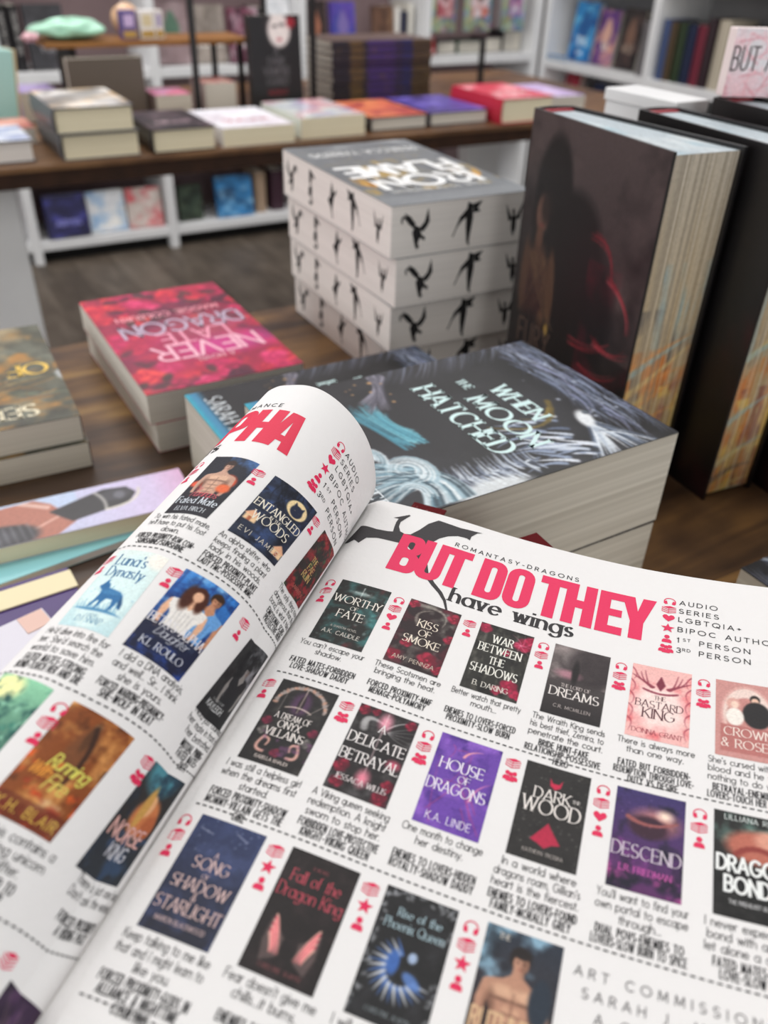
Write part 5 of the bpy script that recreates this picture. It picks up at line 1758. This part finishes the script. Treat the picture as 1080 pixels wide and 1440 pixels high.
# ---- what the magazine rests on
M_CLOTH = print_material('matt_book_cloth', .8, .12)
root = thing('bookmark', 'dark red speckled bookmark poking out above the head of the magazine', 'bookmark', (*(np.array([.0159, .3625]) - .06 * rot2(68)), EYE - .2474), -22)
mb = MB()
mb.box(0, 0, 0, .018, .06, .0007, hx('5c1519'))
BA = Art(60, 72, '5c1519')
BA.specks(4, 'e8dcd8', 70, .02).cloud(9, '34090c', 5, .5, .75, .7)
lay_art(mb, BA, lambda u, v, off: np.stack([np.asarray(u) * .018, np.asarray(v) * .06, np.full(np.shape(u), .0007 + off)], -1), 0, .00008)
mb.build('card_strip', [M_CLOTH], root)
kx, ky = .0785, .3447
p = np.array([kx, ky]) - .17 * rot2(29) - .15 * rot2(-61 + 180) * -1
p = np.array([kx, ky]) + .15 * rot2(-61)
M = lying(kx, ky, FT + .1025, -61 + 0)
make_book('dark red hardcover whose corner shows under the head of the open magazine', .15, .165, .0292, lying(*(np.array([kx, ky]) - .165 * rot2(29)), FT + .1020, -61), '5a1216', None, True, M_PAGES, mat=M_CLOTH)
make_book('plain black hardcover lying hidden below the dark red hardcover under the magazine', .15, .165, .1010, lying(*(np.array([kx, ky]) - .168 * rot2(29) - .004 * rot2(119)), FT + .0004, -61), '1c1c1e', None, True, M_PAGES)


# ------------------------------------------------------------------ the table behind: books, riser, wrapped goods
def quick_art(seed, base, c1, c2, ink='e8e4dc', words=('', ''), figure=None, w=34, h=52):
    A = Art(w, h, base)
    H = A.asp
    A.cloud(seed, c1, 3, .4, .7).cloud(seed + 1, c2, 4, .5, .75, .9)
    if figure:
        A.ell(.5, H * .42, .24, .3, figure, .3).ell(.5, H * .25, .13, .16, figure, .3)
    if words[0]:
        A.word(words[0], .5, H * .72, .2, ink, 'sans', .8, .08, .14, fit=.84)
    if words[1]:
        A.word(words[1], .5, H * .9, .12, ink, 'sans', .8, .07, .16, fit=.7)
    return A


def on_table(label, u, v, w, d, t, color, art, level=0.0, pages=None, hard=False, turn=0.0, head=True, mat=None, group=None):
    """flat book whose near left corner stands at (u, v); its foot faces the viewer"""
    x, y, _ = W(u, v)
    return make_book(label, w, d, t, lying(x, y, BT + level + .0004, AZ + turn), color, art, hard, pages or M_PAGES, mat=mat or M_COVER, group=group)


Y = M_PAGES_YELLOW
on_table('white and blue hardcover with pale pages at the far left of the back table', .075, 1.770, .195, .15, .040, '3c3c44', quick_art(200, 'dfe2ea', '8a96c0', 'f4f4f6'), hard=True, pages=M_PAGES_WHITE)
bk = on_table('grey and white hardcover, lower of the pair on the back table', .318, 1.752, .148, .21, .0465, '55565a', quick_art(202, '8a8a8c', 'c8c8c8', '4a4a4e'), hard=True, pages=Y, group='pair of grey hardcovers on the back table')
on_table('grey hardcover with white lettered patch, upper of the pair on the back table', .312, 1.748, .148, .21, .046, '55565a', quick_art(203, '7c7b7c', 'f2eeea', 'd8b890'), .047, hard=True, pages=Y, group='pair of grey hardcovers on the back table')
on_table('thick black hardcover lying between the grey pair and the white books', .492, 1.752, .13, .20, .044, '252326', quick_art(205, '333036', '5a4a52', '1c1a1c', 'a89098', ('NIGHT', '')), hard=True, pages=Y)
on_table('white paperback with faint pink print at the middle of the back table edge', .638, 1.757, .162, .215, .036, 'e6e4ea', quick_art(207, 'e9e7ee', 'd9cfd8', 'f2f0f4', 'c07080', ('SUGAR', '')), pages=Y)
on_table('pale mint paperback with a pink and violet patch, beside the white paperback', .822, 1.772, .158, .215, .042, 'e2eae6', quick_art(209, 'e6efea', 'e9a9b4', 'b4b0d4', '8a8a9a', ('', '')), pages=Y, mat=M_GLOSS)
on_table('orange and red hardcover with a black edge on the back table', 1.004, 1.785, .150, .215, .030, '2a2426', quick_art(211, 'c8604a', 'e08a58', '8c2c3c'), hard=True, mat=M_COVER)
on_table('violet hardcover with a dark edge on the back table', 1.166, 1.790, .165, .215, .030, '2f2838', quick_art(213, '54469a', '7a6cc0', '33285e'), hard=True)
on_table('thick red and pink hardcover with cream pages at the right of the back table', 1.345, 1.752, .155, .22, .056, 'b5283c', quick_art(215, 'c22c44', 'f0b0b4', 'd8485a', 'f4e4e4', ('ROUGE', '')), hard=True, pages=Y)
on_table('coral paperback lying behind the grey pair on the back table', .175, 1.935, .13, .115, .030, 'c87f72', quick_art(217, 'd08a7a', 'b46860', 'e8b0a0'))
on_table('lavender paperback lying behind the coral paperback', .322, 2.165, .085, .12, .060, 'b9a6dc', quick_art(219, 'c4b2e6', '9a86c8', 'e0d6f0'))
on_table('lilac paperback lying behind the thick red hardcover', 1.515, 1.80, .13, .20, .044, 'b49ac8', quick_art(221, 'c2aad4', '9a84b4', 'dcc8e4'))
on_table('pink-topped chunky book beside the large taupe book', .600, 2.075, .085, .10, .054, '6a5a54', quick_art(223, 'd8506c', 'e8a0c0', 'b4a8d8'), pages=M_PAGES_ROUGH)
on_table('chunky paperback with pink and orange top behind the white paperback', .735, 2.125, .080, .10, .066, 'd9c4c0', quick_art(225, 'e89a90', 'f0c8b8', 'd86a80'))


def stand_on(label, u, v, w, h, t, color, art=None, base=BT, turn=0.0, lean=6.0, pages=None, hard=False, group=None, mat=None, spine=None):
    """book on its foot with the front cover facing the viewer"""
    x, y, _ = W(u, v)
    return make_book(label, w, h, t, upright(x, y, base + .0006 + math.sin(math.radians(abs(lean))) * 0 + t * math.sin(math.radians(max(lean, 0))) * 0, AZ + turn, lean), color, art, hard,
                     pages or M_PAGES, group=group, mat=mat or M_COVER, spine=spine)


# large taupe book, seen from its plain back
x, y, _ = W(.592, 2.118)
make_book('large plain taupe hardcover standing upright with its cream page edge to the left', .168, .128, .040, upright(x, y, BT + .0004, AZ + 180), '5d5248', None, True)
vamp = Art(60, 92, '1d1c1f')
vamp.ell(.55, .22, .2, .3, 'e8dcd8', .2).ell(.38, .2, .12, .2, '2a2629', .4).ell(.62, .16, .05, .03, '3a2a2c', .3).ell(.6, .36, .06, .03, 'b02030', .4).ell(.8, .16, .1, .12, '8c1c28', .6)
vamp.poly([(0, .1), (.15, .05), (.55, .5), (.95, .05), (1, .2), (1, .7), (0, .7)], '1d1c1f', .9).ell(.58, .24, .22, .26, 'efe6e2', .25).ell(.64, .15, .05, .022, '2a2224', .3).ell(.58, .38, .05, .02, 'b02838', .3).ell(.5, .17, .05, .02, '2a2224', .3).ell(.82, .12, .09, .08, '9c2030', .5)
for k, (s_, y_) in enumerate([('A', .62), ('DARK', .78), ('VAMPIRE', .94), ('GUARD', 1.1)]):
    vamp.word(s_, .5, y_, .13, '6f6c70', 'serif', .8, .06, .16, fit=.8)
vamp.word('MIDNIGHT', .5, 1.26, .08, '8c2430', 'sans', .8, .06, .2).word('J. MARLOW', .5, 1.46, .09, 'a8a4a4', 'sans', .8, .06, .2)
stand_on('black book with a white vampire face on its cover, standing on the back table', .846, 2.115, .132, .205, .028, '1b1a1c', vamp, lean=4)

# pile of special editions with purple, blue and gold spines
spine_pile = Art(64, 8, '4a3f3a', ss=1)
PG = 'pile of purple, blue and gold spines'
for k in range(9):
    A = Art(90, 4, '3a3338', ss=1)
    A.rect(0, 0, .16, 1, '2e2a33').rect(.18, 0, .30, 1, '6b5334').rect(.34, 0, .62, 1, '4a3474').rect(.62, 0, .70, 1, '3a3058').rect(.70, 0, .80, 1, '2e3068').rect(.80, 0, 1, 1, '574531')
    A.cloud(240 + k, '8c7040', 20, .62, .8, .6).mix((A.Y > A.asp * .85) * 1.0, '2a2422')
    # the spine faces the viewer: long axis left to right
    x, y, _ = W(1.085 + .003 * (k % 2), 2.14 + .002 * (k % 3))
    root = bpy.data.objects.new('special_edition_book', None)
    COL.objects.link(root)
    root.location = (x, y, BT + .0004 + k * .0160)
    root.rotation_euler = (0, 0, math.radians(AZ + (.6 if k % 2 else -.4)))
    nth = ['lowest', 'second lowest', 'third lowest', 'fourth lowest', 'middle one', 'fourth highest', 'third highest', 'second highest', 'topmost'][k]
    tag(root, 'purple and gold spined book, %s in the tall pile on the back table' % nth, 'book', PG)
    mb = MB()
    mb.box(0, 0, 0, .300, .0022, .0156, hx('3a3338')).box(0, 0, 0, .300, .16, .0016, hx('3a3338')).box(0, 0, .0140, .300, .16, .0156, hx('5c4a44'))

    def fsp(u, v, off):
        u, v = np.asarray(u), np.asarray(v)
        return np.stack([u * .300, np.full(u.shape, -off), v * .0156], -1)
    lay_art(mb, A, fsp, 0, .0002)
    mb.build('cover', [M_COVER], root)
    mb = MB()
    mb.box(.003, .0024, .0017, .297, .156, .0139)
    mb.build('page_block', [M_PAGES], root)

# riser: brown board on black metal legs, with tall display posts
root = thing('riser_shelf', 'low riser with a brown board on black metal legs carrying the mint tissue bundle', 'display riser', W(.42, 2.16, BT), AZ)
mb = MB()
mb.box(-.025, .0, .144, .455, .15, .154)
bevel(mb.build('board', plain('honey_brown_board', hx('7c5228'), hx('946533'), .45, 12), root), .001)
for lx, ly in ((.0, .01), (.032, .06), (.40, .125), (.43, .02)):
    mb = MB()
    mb.box(lx, ly, 0, lx + (.019 if lx < .1 else .012), ly + .014, .144)
    bevel(mb.build('leg', M_BLACK, root), .001)
for k, (u, v, top, label) in enumerate(((.715, 2.118, .62, 'black metal post rising behind the pink-topped chunky book'), (1.040, 2.158, .62, 'black metal post standing left of the purple and gold pile'),
                                       (.970, 2.30, .62, 'black metal post standing behind the vampire-face book'), (1.580, 2.178, .135, 'short dark post right of the purple and gold pile'))):
    root = thing('display_post', label, 'post', W(u, v, BT), AZ)
    mb = MB()
    mb.box(-.0065, -.0065, .003, .0065, .0065, top)
    bevel(mb.build('upright_tube', M_BLACK, root), .001)
    mb = MB()
    mb.box(-.02, -.012, 0, .02, .012, .003)
    bevel(mb.build('foot_plate', M_BLACK, root), .001)


def crumple(name, label, cat, u, v, z, sx, sy, sz, color, seed, az=AZ, folds=14):
    """soft wrapped bundle: a squashed ball with folds"""
    rg = np.random.RandomState(seed)
    th = np.linspace(0, 2 * math.pi, 49)
    ph = np.linspace(-math.pi / 2, math.pi / 2, 21)
    T, P = np.meshgrid(th, ph)
    r = np.ones_like(T)
    for _ in range(folds):
        a, b, k = rg.randint(1, 7), rg.uniform(1, 5), rg.uniform(.02, .06)
        r += k * np.sin(a * T + rg.uniform(0, 6)) * np.cos(b * P + rg.uniform(0, 6))
    pts = np.stack([sx * r * np.cos(P) * np.cos(T), sy * r * np.cos(P) * np.sin(T), sz * (1 + r * np.sin(P) * .98)], -1)
    pts[..., 2] = np.maximum(pts[..., 2], 0)
    root = thing(name, label, cat, W(u, v, z), az)
    mb = MB()
    col = hx(color) * (1 + .12 * (rg.rand(*T.shape)[..., None] - .5))
    mb.sheet(pts, np.clip(col, 0, 1))
    mb.build('wrapping', [M_GLOSS], root, True)
    return root


RZ = BT + .1545
crumple('tissue_bundle', 'mint green tissue-wrapped bundle lying on the riser board', 'bundle', .465, 2.235, RZ, .082, .06, .021, 'a6dcc0', 3)
crumple('tissue_bundle', 'pale pink tissue end under the mint green bundle', 'bundle', .372, 2.19, RZ, .018, .02, .010, 'd4a4ac', 8)
crumple('wax_melt', 'peach round jar top standing on the riser board', 'jar', .61, 2.275, RZ, .032, .03, .034, 'd9b08c', 5, folds=3)
for k, (u, c, c2, l) in enumerate(((.575, '5a4a86', 'c8b0d8', 'purple labelled small box on the riser, left of the two white ones'), (.617, 'e8e4e0', 'd8c8a0', 'white labelled small box on the riser, between the purple and the narrow box'),
                                   (.652, 'ded8d4', '9a88b8', 'narrow white small box at the right of the riser group'))):
    root = thing('small_box', l, 'box', W(u, 2.19, RZ), AZ)
    wd = .034 if k < 2 else .02
    mb = MB()
    mb.box(0, 0, 0, wd, .03, .058, hx(c))
    carton = bevel(mb.build('carton', M_COVER, root), .001)
    mb = MB()
    mb.box(.002, -.0008, .004, wd - .002, 0, .018, hx('b89448')).box(.006, -.0008, .026, wd - .006, 0, .05, hx(c2))
    mb.build('label_panel', M_COVER, carton)
# hanging mint packet at the left
root = thing('gift_bag', 'pale mint gift bag with cream side standing at the left of the back table', 'bag', W(.215, 2.085, BT), AZ + 14)
mb = MB()
mb.hexa([(0, 0, 0), (.09, 0, 0), (.09, .05, 0), (0, .05, 0), (-.03, -.004, .158), (.105, -.004, .150), (.105, .056, .150), (-.03, .056, .158)], hx('a9d3cc'))
bevel(mb.build('bag_body', M_COVER, root), .002)
mb = MB()
mb.hexa([(.0905, 0, 0), (.094, 0, 0), (.094, .05, 0), (.0905, .05, 0), (.1055, -.004, .150), (.110, -.004, .150), (.110, .056, .150), (.1055, .056, .150)], hx('d9c49a'))
mb.build('side_gusset', M_COVER, root)


# ------------------------------------------------------------------ what stands in the bookcases
def on_shelf(label, u, z, w, h, t, color, art=None, v=3.60, turn=0.0, lean=8.0, hard=True, group=None):
    return stand_on(label, u, v, w, h, t, color, art, z, turn, lean, None, hard, group)


def spine_out(label, along, a, z, t, h, color, depth=.15, face=None, group=None, band=None, words=None, lean=0.0):
    """book standing with its spine to the room; a = position of its left side along the case"""
    if along == 'u':
        x, y, _ = W(a, face or 3.58)
        M = upright(x, y, z + .0004, AZ + 90)                   # fore edge towards the wall
    else:
        x, y, _ = W(face or 2.905, a)
        M = upright(x, y, z + .0004, AZ)
    return make_book(label, depth, h, t, M @ Matrix.Rotation(math.radians(lean), 4, 'Y') if lean else M, color, None, True, M_PAGES, spine=color, group=group, spine_words=words)


S0, S1, S2 = .0872, .3452, .6822
spine_out('black spine with white letters at the far left of the back shelf', 'u', .505, S2, .036, .205, '1c1b1d', words=[('SHADOWS FALL', .02, .014, 'd8d4d0')])
spine_out('second black spine with white letters at the far left of the back shelf', 'u', .548, S2, .036, .205, '211f22', words=[('CROWN OF ASH', .02, .014, 'd0ccc8')])
on_shelf('dark grey face-out hardcover beside the black spines on the back shelf', .60, S2, .135, .205, .03, '2b2a2e', quick_art(300, '333236', '4a484e', '201f22', '8a888c', ('VOID', '')))
on_shelf('dusty pink face-out book with a green emblem on the back shelf', 1.07, S2, .125, .21, .028, '8c787a', quick_art(302, '9a8486', '7c686a', 'a89496', 'd8ccc8', ('', ''), '5a7a66'))
on_shelf('grey-beige face-out book between the first two posts on the back shelf', 1.225, S2, .12, .20, .026, '8f857e', quick_art(304, '9a9088', '7a7068', 'b0a49a', 'e8e0d8', ('HOLLOW', '')))
on_shelf('dark crimson face-out book with a white streak, left of the vampire-face book', 1.355, S2, .12, .19, .026, '5a2438', quick_art(306, '6a2a40', '3c1a28', 'c8b4bc', 'e8dcdc', ('VENOM', '')), v=3.57, turn=-3)
on_shelf('white box set standing behind the vampire-face book', 1.530, S2, .10, .22, .03, 'dcdde0', quick_art(308, 'e4e5e8', 'c8ccd0', 'f0f0f2'))
spine_out('black slim book left of the white box set', 'u', 1.478, S2, .045, .19, '232224')
on_shelf('dark brown face-out book with an orange figure between the middle posts', 1.69, S2, .105, .21, .026, '3a2c2a', quick_art(310, '453432', '2a201f', '5c4440', 'c8b0a0', ('EMBER', ''), 'b8785c'))
on_shelf('violet and blue face-out book right of the middle posts', 1.815, S2, .115, .205, .028, '4a3a86', quick_art(312, '553f9c', '3a4a9c', '7a5ab8', 'd8d0e8', ('AZURE', ''), '7a6aa8'))
on_shelf('small red and white card leaning at the foot of the violet book', 1.875, S2, .06, .055, .008, 'c03a44', quick_art(314, 'd04a50', 'e8e0e0', 'a02a34'), v=3.56)
on_shelf('brown face-out book with a pale edge above the purple and gold pile', 2.02, S2, .10, .19, .026, '5c4438', quick_art(316, '6a4c3c', '4a342a', '8c6a50', 'd8c8b0', ('GROVE', '')))
spine_out('white spine standing right of the brown book above the pile', 'u', 2.125, S2, .020, .185, 'e6e2dc')
spine_out('navy spine standing above the purple and gold pile', 'u', 2.15, S2, .030, .17, '23263f')
spine_out('tall cream spine at the left of the hanging foil packets', 'u', 2.19, S2, .022, .20, 'dcd8ce')


def foil_material():
    m, nodes, links, b = principled('iridescent_foil', .22, .6, metal=.85)
    tc = nodes.new('ShaderNodeTexCoord')
    nz = nodes.new('ShaderNodeTexNoise')
    nz.inputs['Scale'].default_value = 22
    nz.inputs['Detail'].default_value = 2
    rp = nodes.new('ShaderNodeValToRGB')
    e = rp.color_ramp.elements
    e[0].position, e[0].color = .30, (*lin(hx('8fa6e0')), 1)
    e[1].position, e[1].color = .72, (*lin(hx('e0a8d8')), 1)
    for p_, c in ((.42, 'c8d8f0'), (.5, 'c4e8c0'), (.58, 'f0e8b8'), (.64, 'f0f0f4')):
        k = e.new(p_)
        k.color = (*lin(hx(c)), 1)
    links.new(tc.outputs['Object'], nz.inputs['Vector'])
    links.new(nz.outputs['Fac'], rp.inputs['Fac'])
    links.new(rp.outputs['Color'], b.inputs['Base Color'])
    return m


M_FOIL = foil_material()
for k, (u, w, c1, c2, fig, l) in enumerate(((2.276, .135, 'a8525c', 'd0a8a8', '6a2430', 'iridescent foil packet with a red card, leftmost of the three hanging by the corner'),
                                            (2.455, .150, 'd8c8cc', 'c86a5c', '5a4038', 'iridescent foil packet with a round red picture, middle of the three hanging by the corner'),
                                            (2.665, .125, '8c7aa8', 'c07a9c', '6a4a78', 'iridescent foil packet with a violet card, nearest the corner of the three hanging'))):
    root = thing('foil_packet', l, 'packet', W(u, 3.545, .775), AZ)
    h = .26
    mb = MB()
    n = 10
    xs = np.linspace(0, w, n)
    zs = np.linspace(0, h, 12)
    X, Z = np.meshgrid(xs, zs)
    bul = .012 * np.sin(math.pi * X / w) * np.sin(math.pi * Z / h) ** .5 + .001
    mb.sheet(np.stack([X, -bul, Z], -1), (.9, .9, .9))
    mb.sheet(np.stack([X, bul, Z], -1)[:, ::-1], (.9, .9, .9))
    pouch = mb.build('pouch', [M_FOIL], root, True)
    A = quick_art(330 + 2 * k, c1, c2, 'f0e4e4', 'f4ecec', ('', ''), fig, 24, 36)
    mb = MB()

    def fc(u_, v_, off):
        u_, v_ = np.asarray(u_), np.asarray(v_)
        return np.stack([w * (.2 + .6 * u_), np.full(u_.shape, -.0142 - off), h * (.22 + .6 * v_)], -1)
    lay_art(mb, A, fc, 0, .0002)
    mb.box(w * .2, -.0142, h * .22, w * .8, -.0134, h * .82, hx(c1))
    mb.build('picture_card', [M_GLOSS], pouch)
    mb = MB()
    mb.box(w * .5 - .001, -.001, h, w * .5 + .001, .001, 1.2455 - .775)
    mb.build('hanging_cord', [M_BLACK], root)
on_shelf('small red and white book below the first foil packet', 2.285, S2, .05, .075, .02, 'b83a40', quick_art(340, 'c84a4c', 'e8e4e0', '8c2a30'))
for k, (u, w, h, c, l) in enumerate(((2.36, .10, .05, '2a2c34', 'dark low book lying below the foil packets, left of the green one'), (2.475, .13, .05, '24503c', 'dark green low book below the middle foil packet'),
                                     (2.62, .10, .06, '3a2430', 'dark plum low book below the right foil packet'), (2.73, .10, .085, '1e1e24', 'black low book in the corner below the foil packets'))):
    x, y, _ = W(u, 3.60)
    make_book(l, w, .12, h, lying(x, y, S2 + .0004, AZ), c, None, True)
# middle shelf seen over the back table
tan = 'stack of tan-edged books on the lower shelf'
for k in range(3):
    x, y, _ = W(2.285, 3.57)
    make_book(['tan-paged book at the bottom of the low stack by the corner', 'tan-paged book in the middle of the low stack by the corner', 'pink-topped book on top of the low stack by the corner'][k], .17, .22, .080,
              lying(x, y, S1 + .0004 + k * .0805, AZ + k), ['c9b8a4', 'bfae9c', 'c88a94'][k], None, False, M_PAGES)
on_shelf('blue-violet face-out book in the lower corner of the back bookcase', 2.60, S1, .12, .225, .03, '3c3a8c', quick_art(346, '4440a0', '2c2a66', '8a86c8', 'e0e0f0', ('FROST', '')))
# base shelf, seen below the back table
on_shelf('navy box-set leaning on the base shelf at the left', .535, S0, .16, .16, .05, '25244a', quick_art(350, '2c2a5c', '1c1b38', '4a4a9c', '8c8cd0', ('ABYSS', '')), v=3.58)
on_shelf('white and sky-blue book on the base shelf, left of the red one', .70, S0, .15, .155, .035, 'd8dce0', quick_art(352, 'e4e6ea', '8ab0d8', 'f2f0ea', '6a8ab0', ('', '')), v=3.58, turn=4)
on_shelf('red and white book on the base shelf beside the white upright', .862, S0, .14, .155, .03, 'b8aaa4', quick_art(354, 'c8bab2', 'd0525a', 'e4dcd4', '8c5a54', ('', '')), v=3.58, turn=-3)
on_shelf('dark moss-green book on the base shelf right of the white upright', 1.085, S0, .10, .14, .03, '2e3a2c', quick_art(356, '38463a', '222a22', '55634e'), v=3.60)
on_shelf('bright blue picture book on the base shelf', 1.25, S0, .16, .165, .03, '2c6a9c', quick_art(358, '3a80b8', '1c3a5c', '9ac8e8', 'd8e8f4', ('', '')), v=3.58)
spine_out('beige spine on the base shelf right of the blue picture book', 'u', 1.435, S0, .045, .17, 'a8907a')
spine_out('dark plum spine on the base shelf next to the paperback stack', 'u', 1.51, S0, .06, .17, '3c2430')
on_shelf('dark maroon book on the base shelf behind the winged-edge stack', 2.10, S0, .11, .16, .03, '3a2430', quick_art(360, '442a38', '261a22', '6a4a5c'), v=3.60)
on_shelf('navy book on the base shelf behind the winged-edge stack', 2.28, S0, .15, .17, .03, '26304a', quick_art(362, '2c3a5c', '1c2438', '4a5c80'), v=3.60)
# right-hand cubbies
def cubby(label, v, z, w, h, t, color, art, lean=7, u=2.985, turn=0):
    x, y, _ = W(u, v)
    return make_book(label, w, h, t, upright(x, y, z + .0006, AZ - 90 + turn, lean), color, art, True)


R1, R0 = .6642, .3452
cubby('bright blue face-out hardcover in the cubby nearest the corner', 3.40, R1, .150, .235, .03, '2a78b4', quick_art(370, '2f88c8', '1c4a8c', '6ac0e8', 'd8ecf8', ('TIDAL', 'RUIN'), '1f5a98'))
cubby('violet and peach face-out hardcover right of the bright blue one', 3.235, R1, .125, .215, .028, '5a3a78', quick_art(372, '6a4088', '4a2c60', 'e0a890', 'f0dcd0', ('SILK', ''), 'd8a898'))
cubby('dark brown face-out hardcover with a face, right of the violet one', 3.09, R1, .125, .23, .028, '2c2426', quick_art(374, '342a2c', '201a1c', '5a4440', 'a89080', ('WOLF', ''), '7a5a4c'))
spine_out('grey spine at the right end of the face-out hardcovers', 'v', 2.892, R1, .045, .20, '6a6668')
bw = Art(24, 8, '3a78b4')
x, y, _ = W(2.892, 3.46)
make_book('blue book lying at the foot of the bright blue hardcover', .11, .040, .016, lying(x, y, R1 + .0004, AZ - 90), '2e86c4', None, True)
for k, (v, t, h, c, l) in enumerate(((2.785, .039, .215, '3a4a70', 'slate-blue spine, first in the right-hand cubby'), (2.745, .034, .21, '4a3a26', 'brown spine second in the right-hand cubby'), (2.700, .040, .21, '26361f', 'dark green spine third in the right-hand cubby'),
                                     (2.653, .046, .21, '16203c', 'navy spine fourth in the right-hand cubby'), (2.600, .042, .21, '6a1f30', 'crimson spine fifth in the right-hand cubby'), (2.555, .036, .235, '2c1c22', 'tall maroon-black spine sixth in the right-hand cubby'),
                                     (2.502, .050, .235, 'b4aa98', 'beige spine seventh in the right-hand cubby'))):
    spine_out(l, 'v', v, R1, t, h, c)
cubby('black and white face-out hardcover at the right of the beige spine', 2.405, R1, .15, .225, .028, '222123', quick_art(380, '2a292b', '1a191b', 'd8d4d0', 'c8c4c0', ('', ''), 'd4d0cc'))
cubby('plum face-out hardcover at the right end behind the floral sign', 2.245, R1, .10, .22, .028, '4a3440', quick_art(382, '55404c', '36262e', '7a6470', 'c8b8c0', ('', '')))
cubby('red face-out hardcover on the lower cubby shelf by the corner', 3.42, R0, .10, .26, .028, 'a8283c', quick_art(384, 'b42c40', '7a1c2c', 'd85a64', 'f0d0d0', ('RUBY', '')))
cubby('navy face-out hardcover on the lower cubby shelf', 3.22, R0, .14, .245, .028, '232b46', quick_art(386, '2a3456', '1a2034', '54648c', 'a8b4d0', ('', ''), '4a5a80'))
cubby('dark violet face-out hardcover on the lower cubby shelf', 3.05, R0, .12, .24, .028, '2c2440', quick_art(388, '362c4c', '201a30', '5a4a78', 'a89cc0', ('', '')))
x, y, _ = W(2.93, 2.76)
make_book('black hardcover lying in the lower cubby under the row of spines', .20, .15, .200, lying(x, y, R0 + .0004, AZ - 90), '2a2a2c', None, True)
x, y, _ = W(2.93, 2.50)
make_book('cream paperback lying in the lower cubby beside the black hardcover', .15, .15, .190, lying(x, y, R0 + .0004, AZ - 90), 'd4c8b0', None, False, M_PAGES_YELLOW)
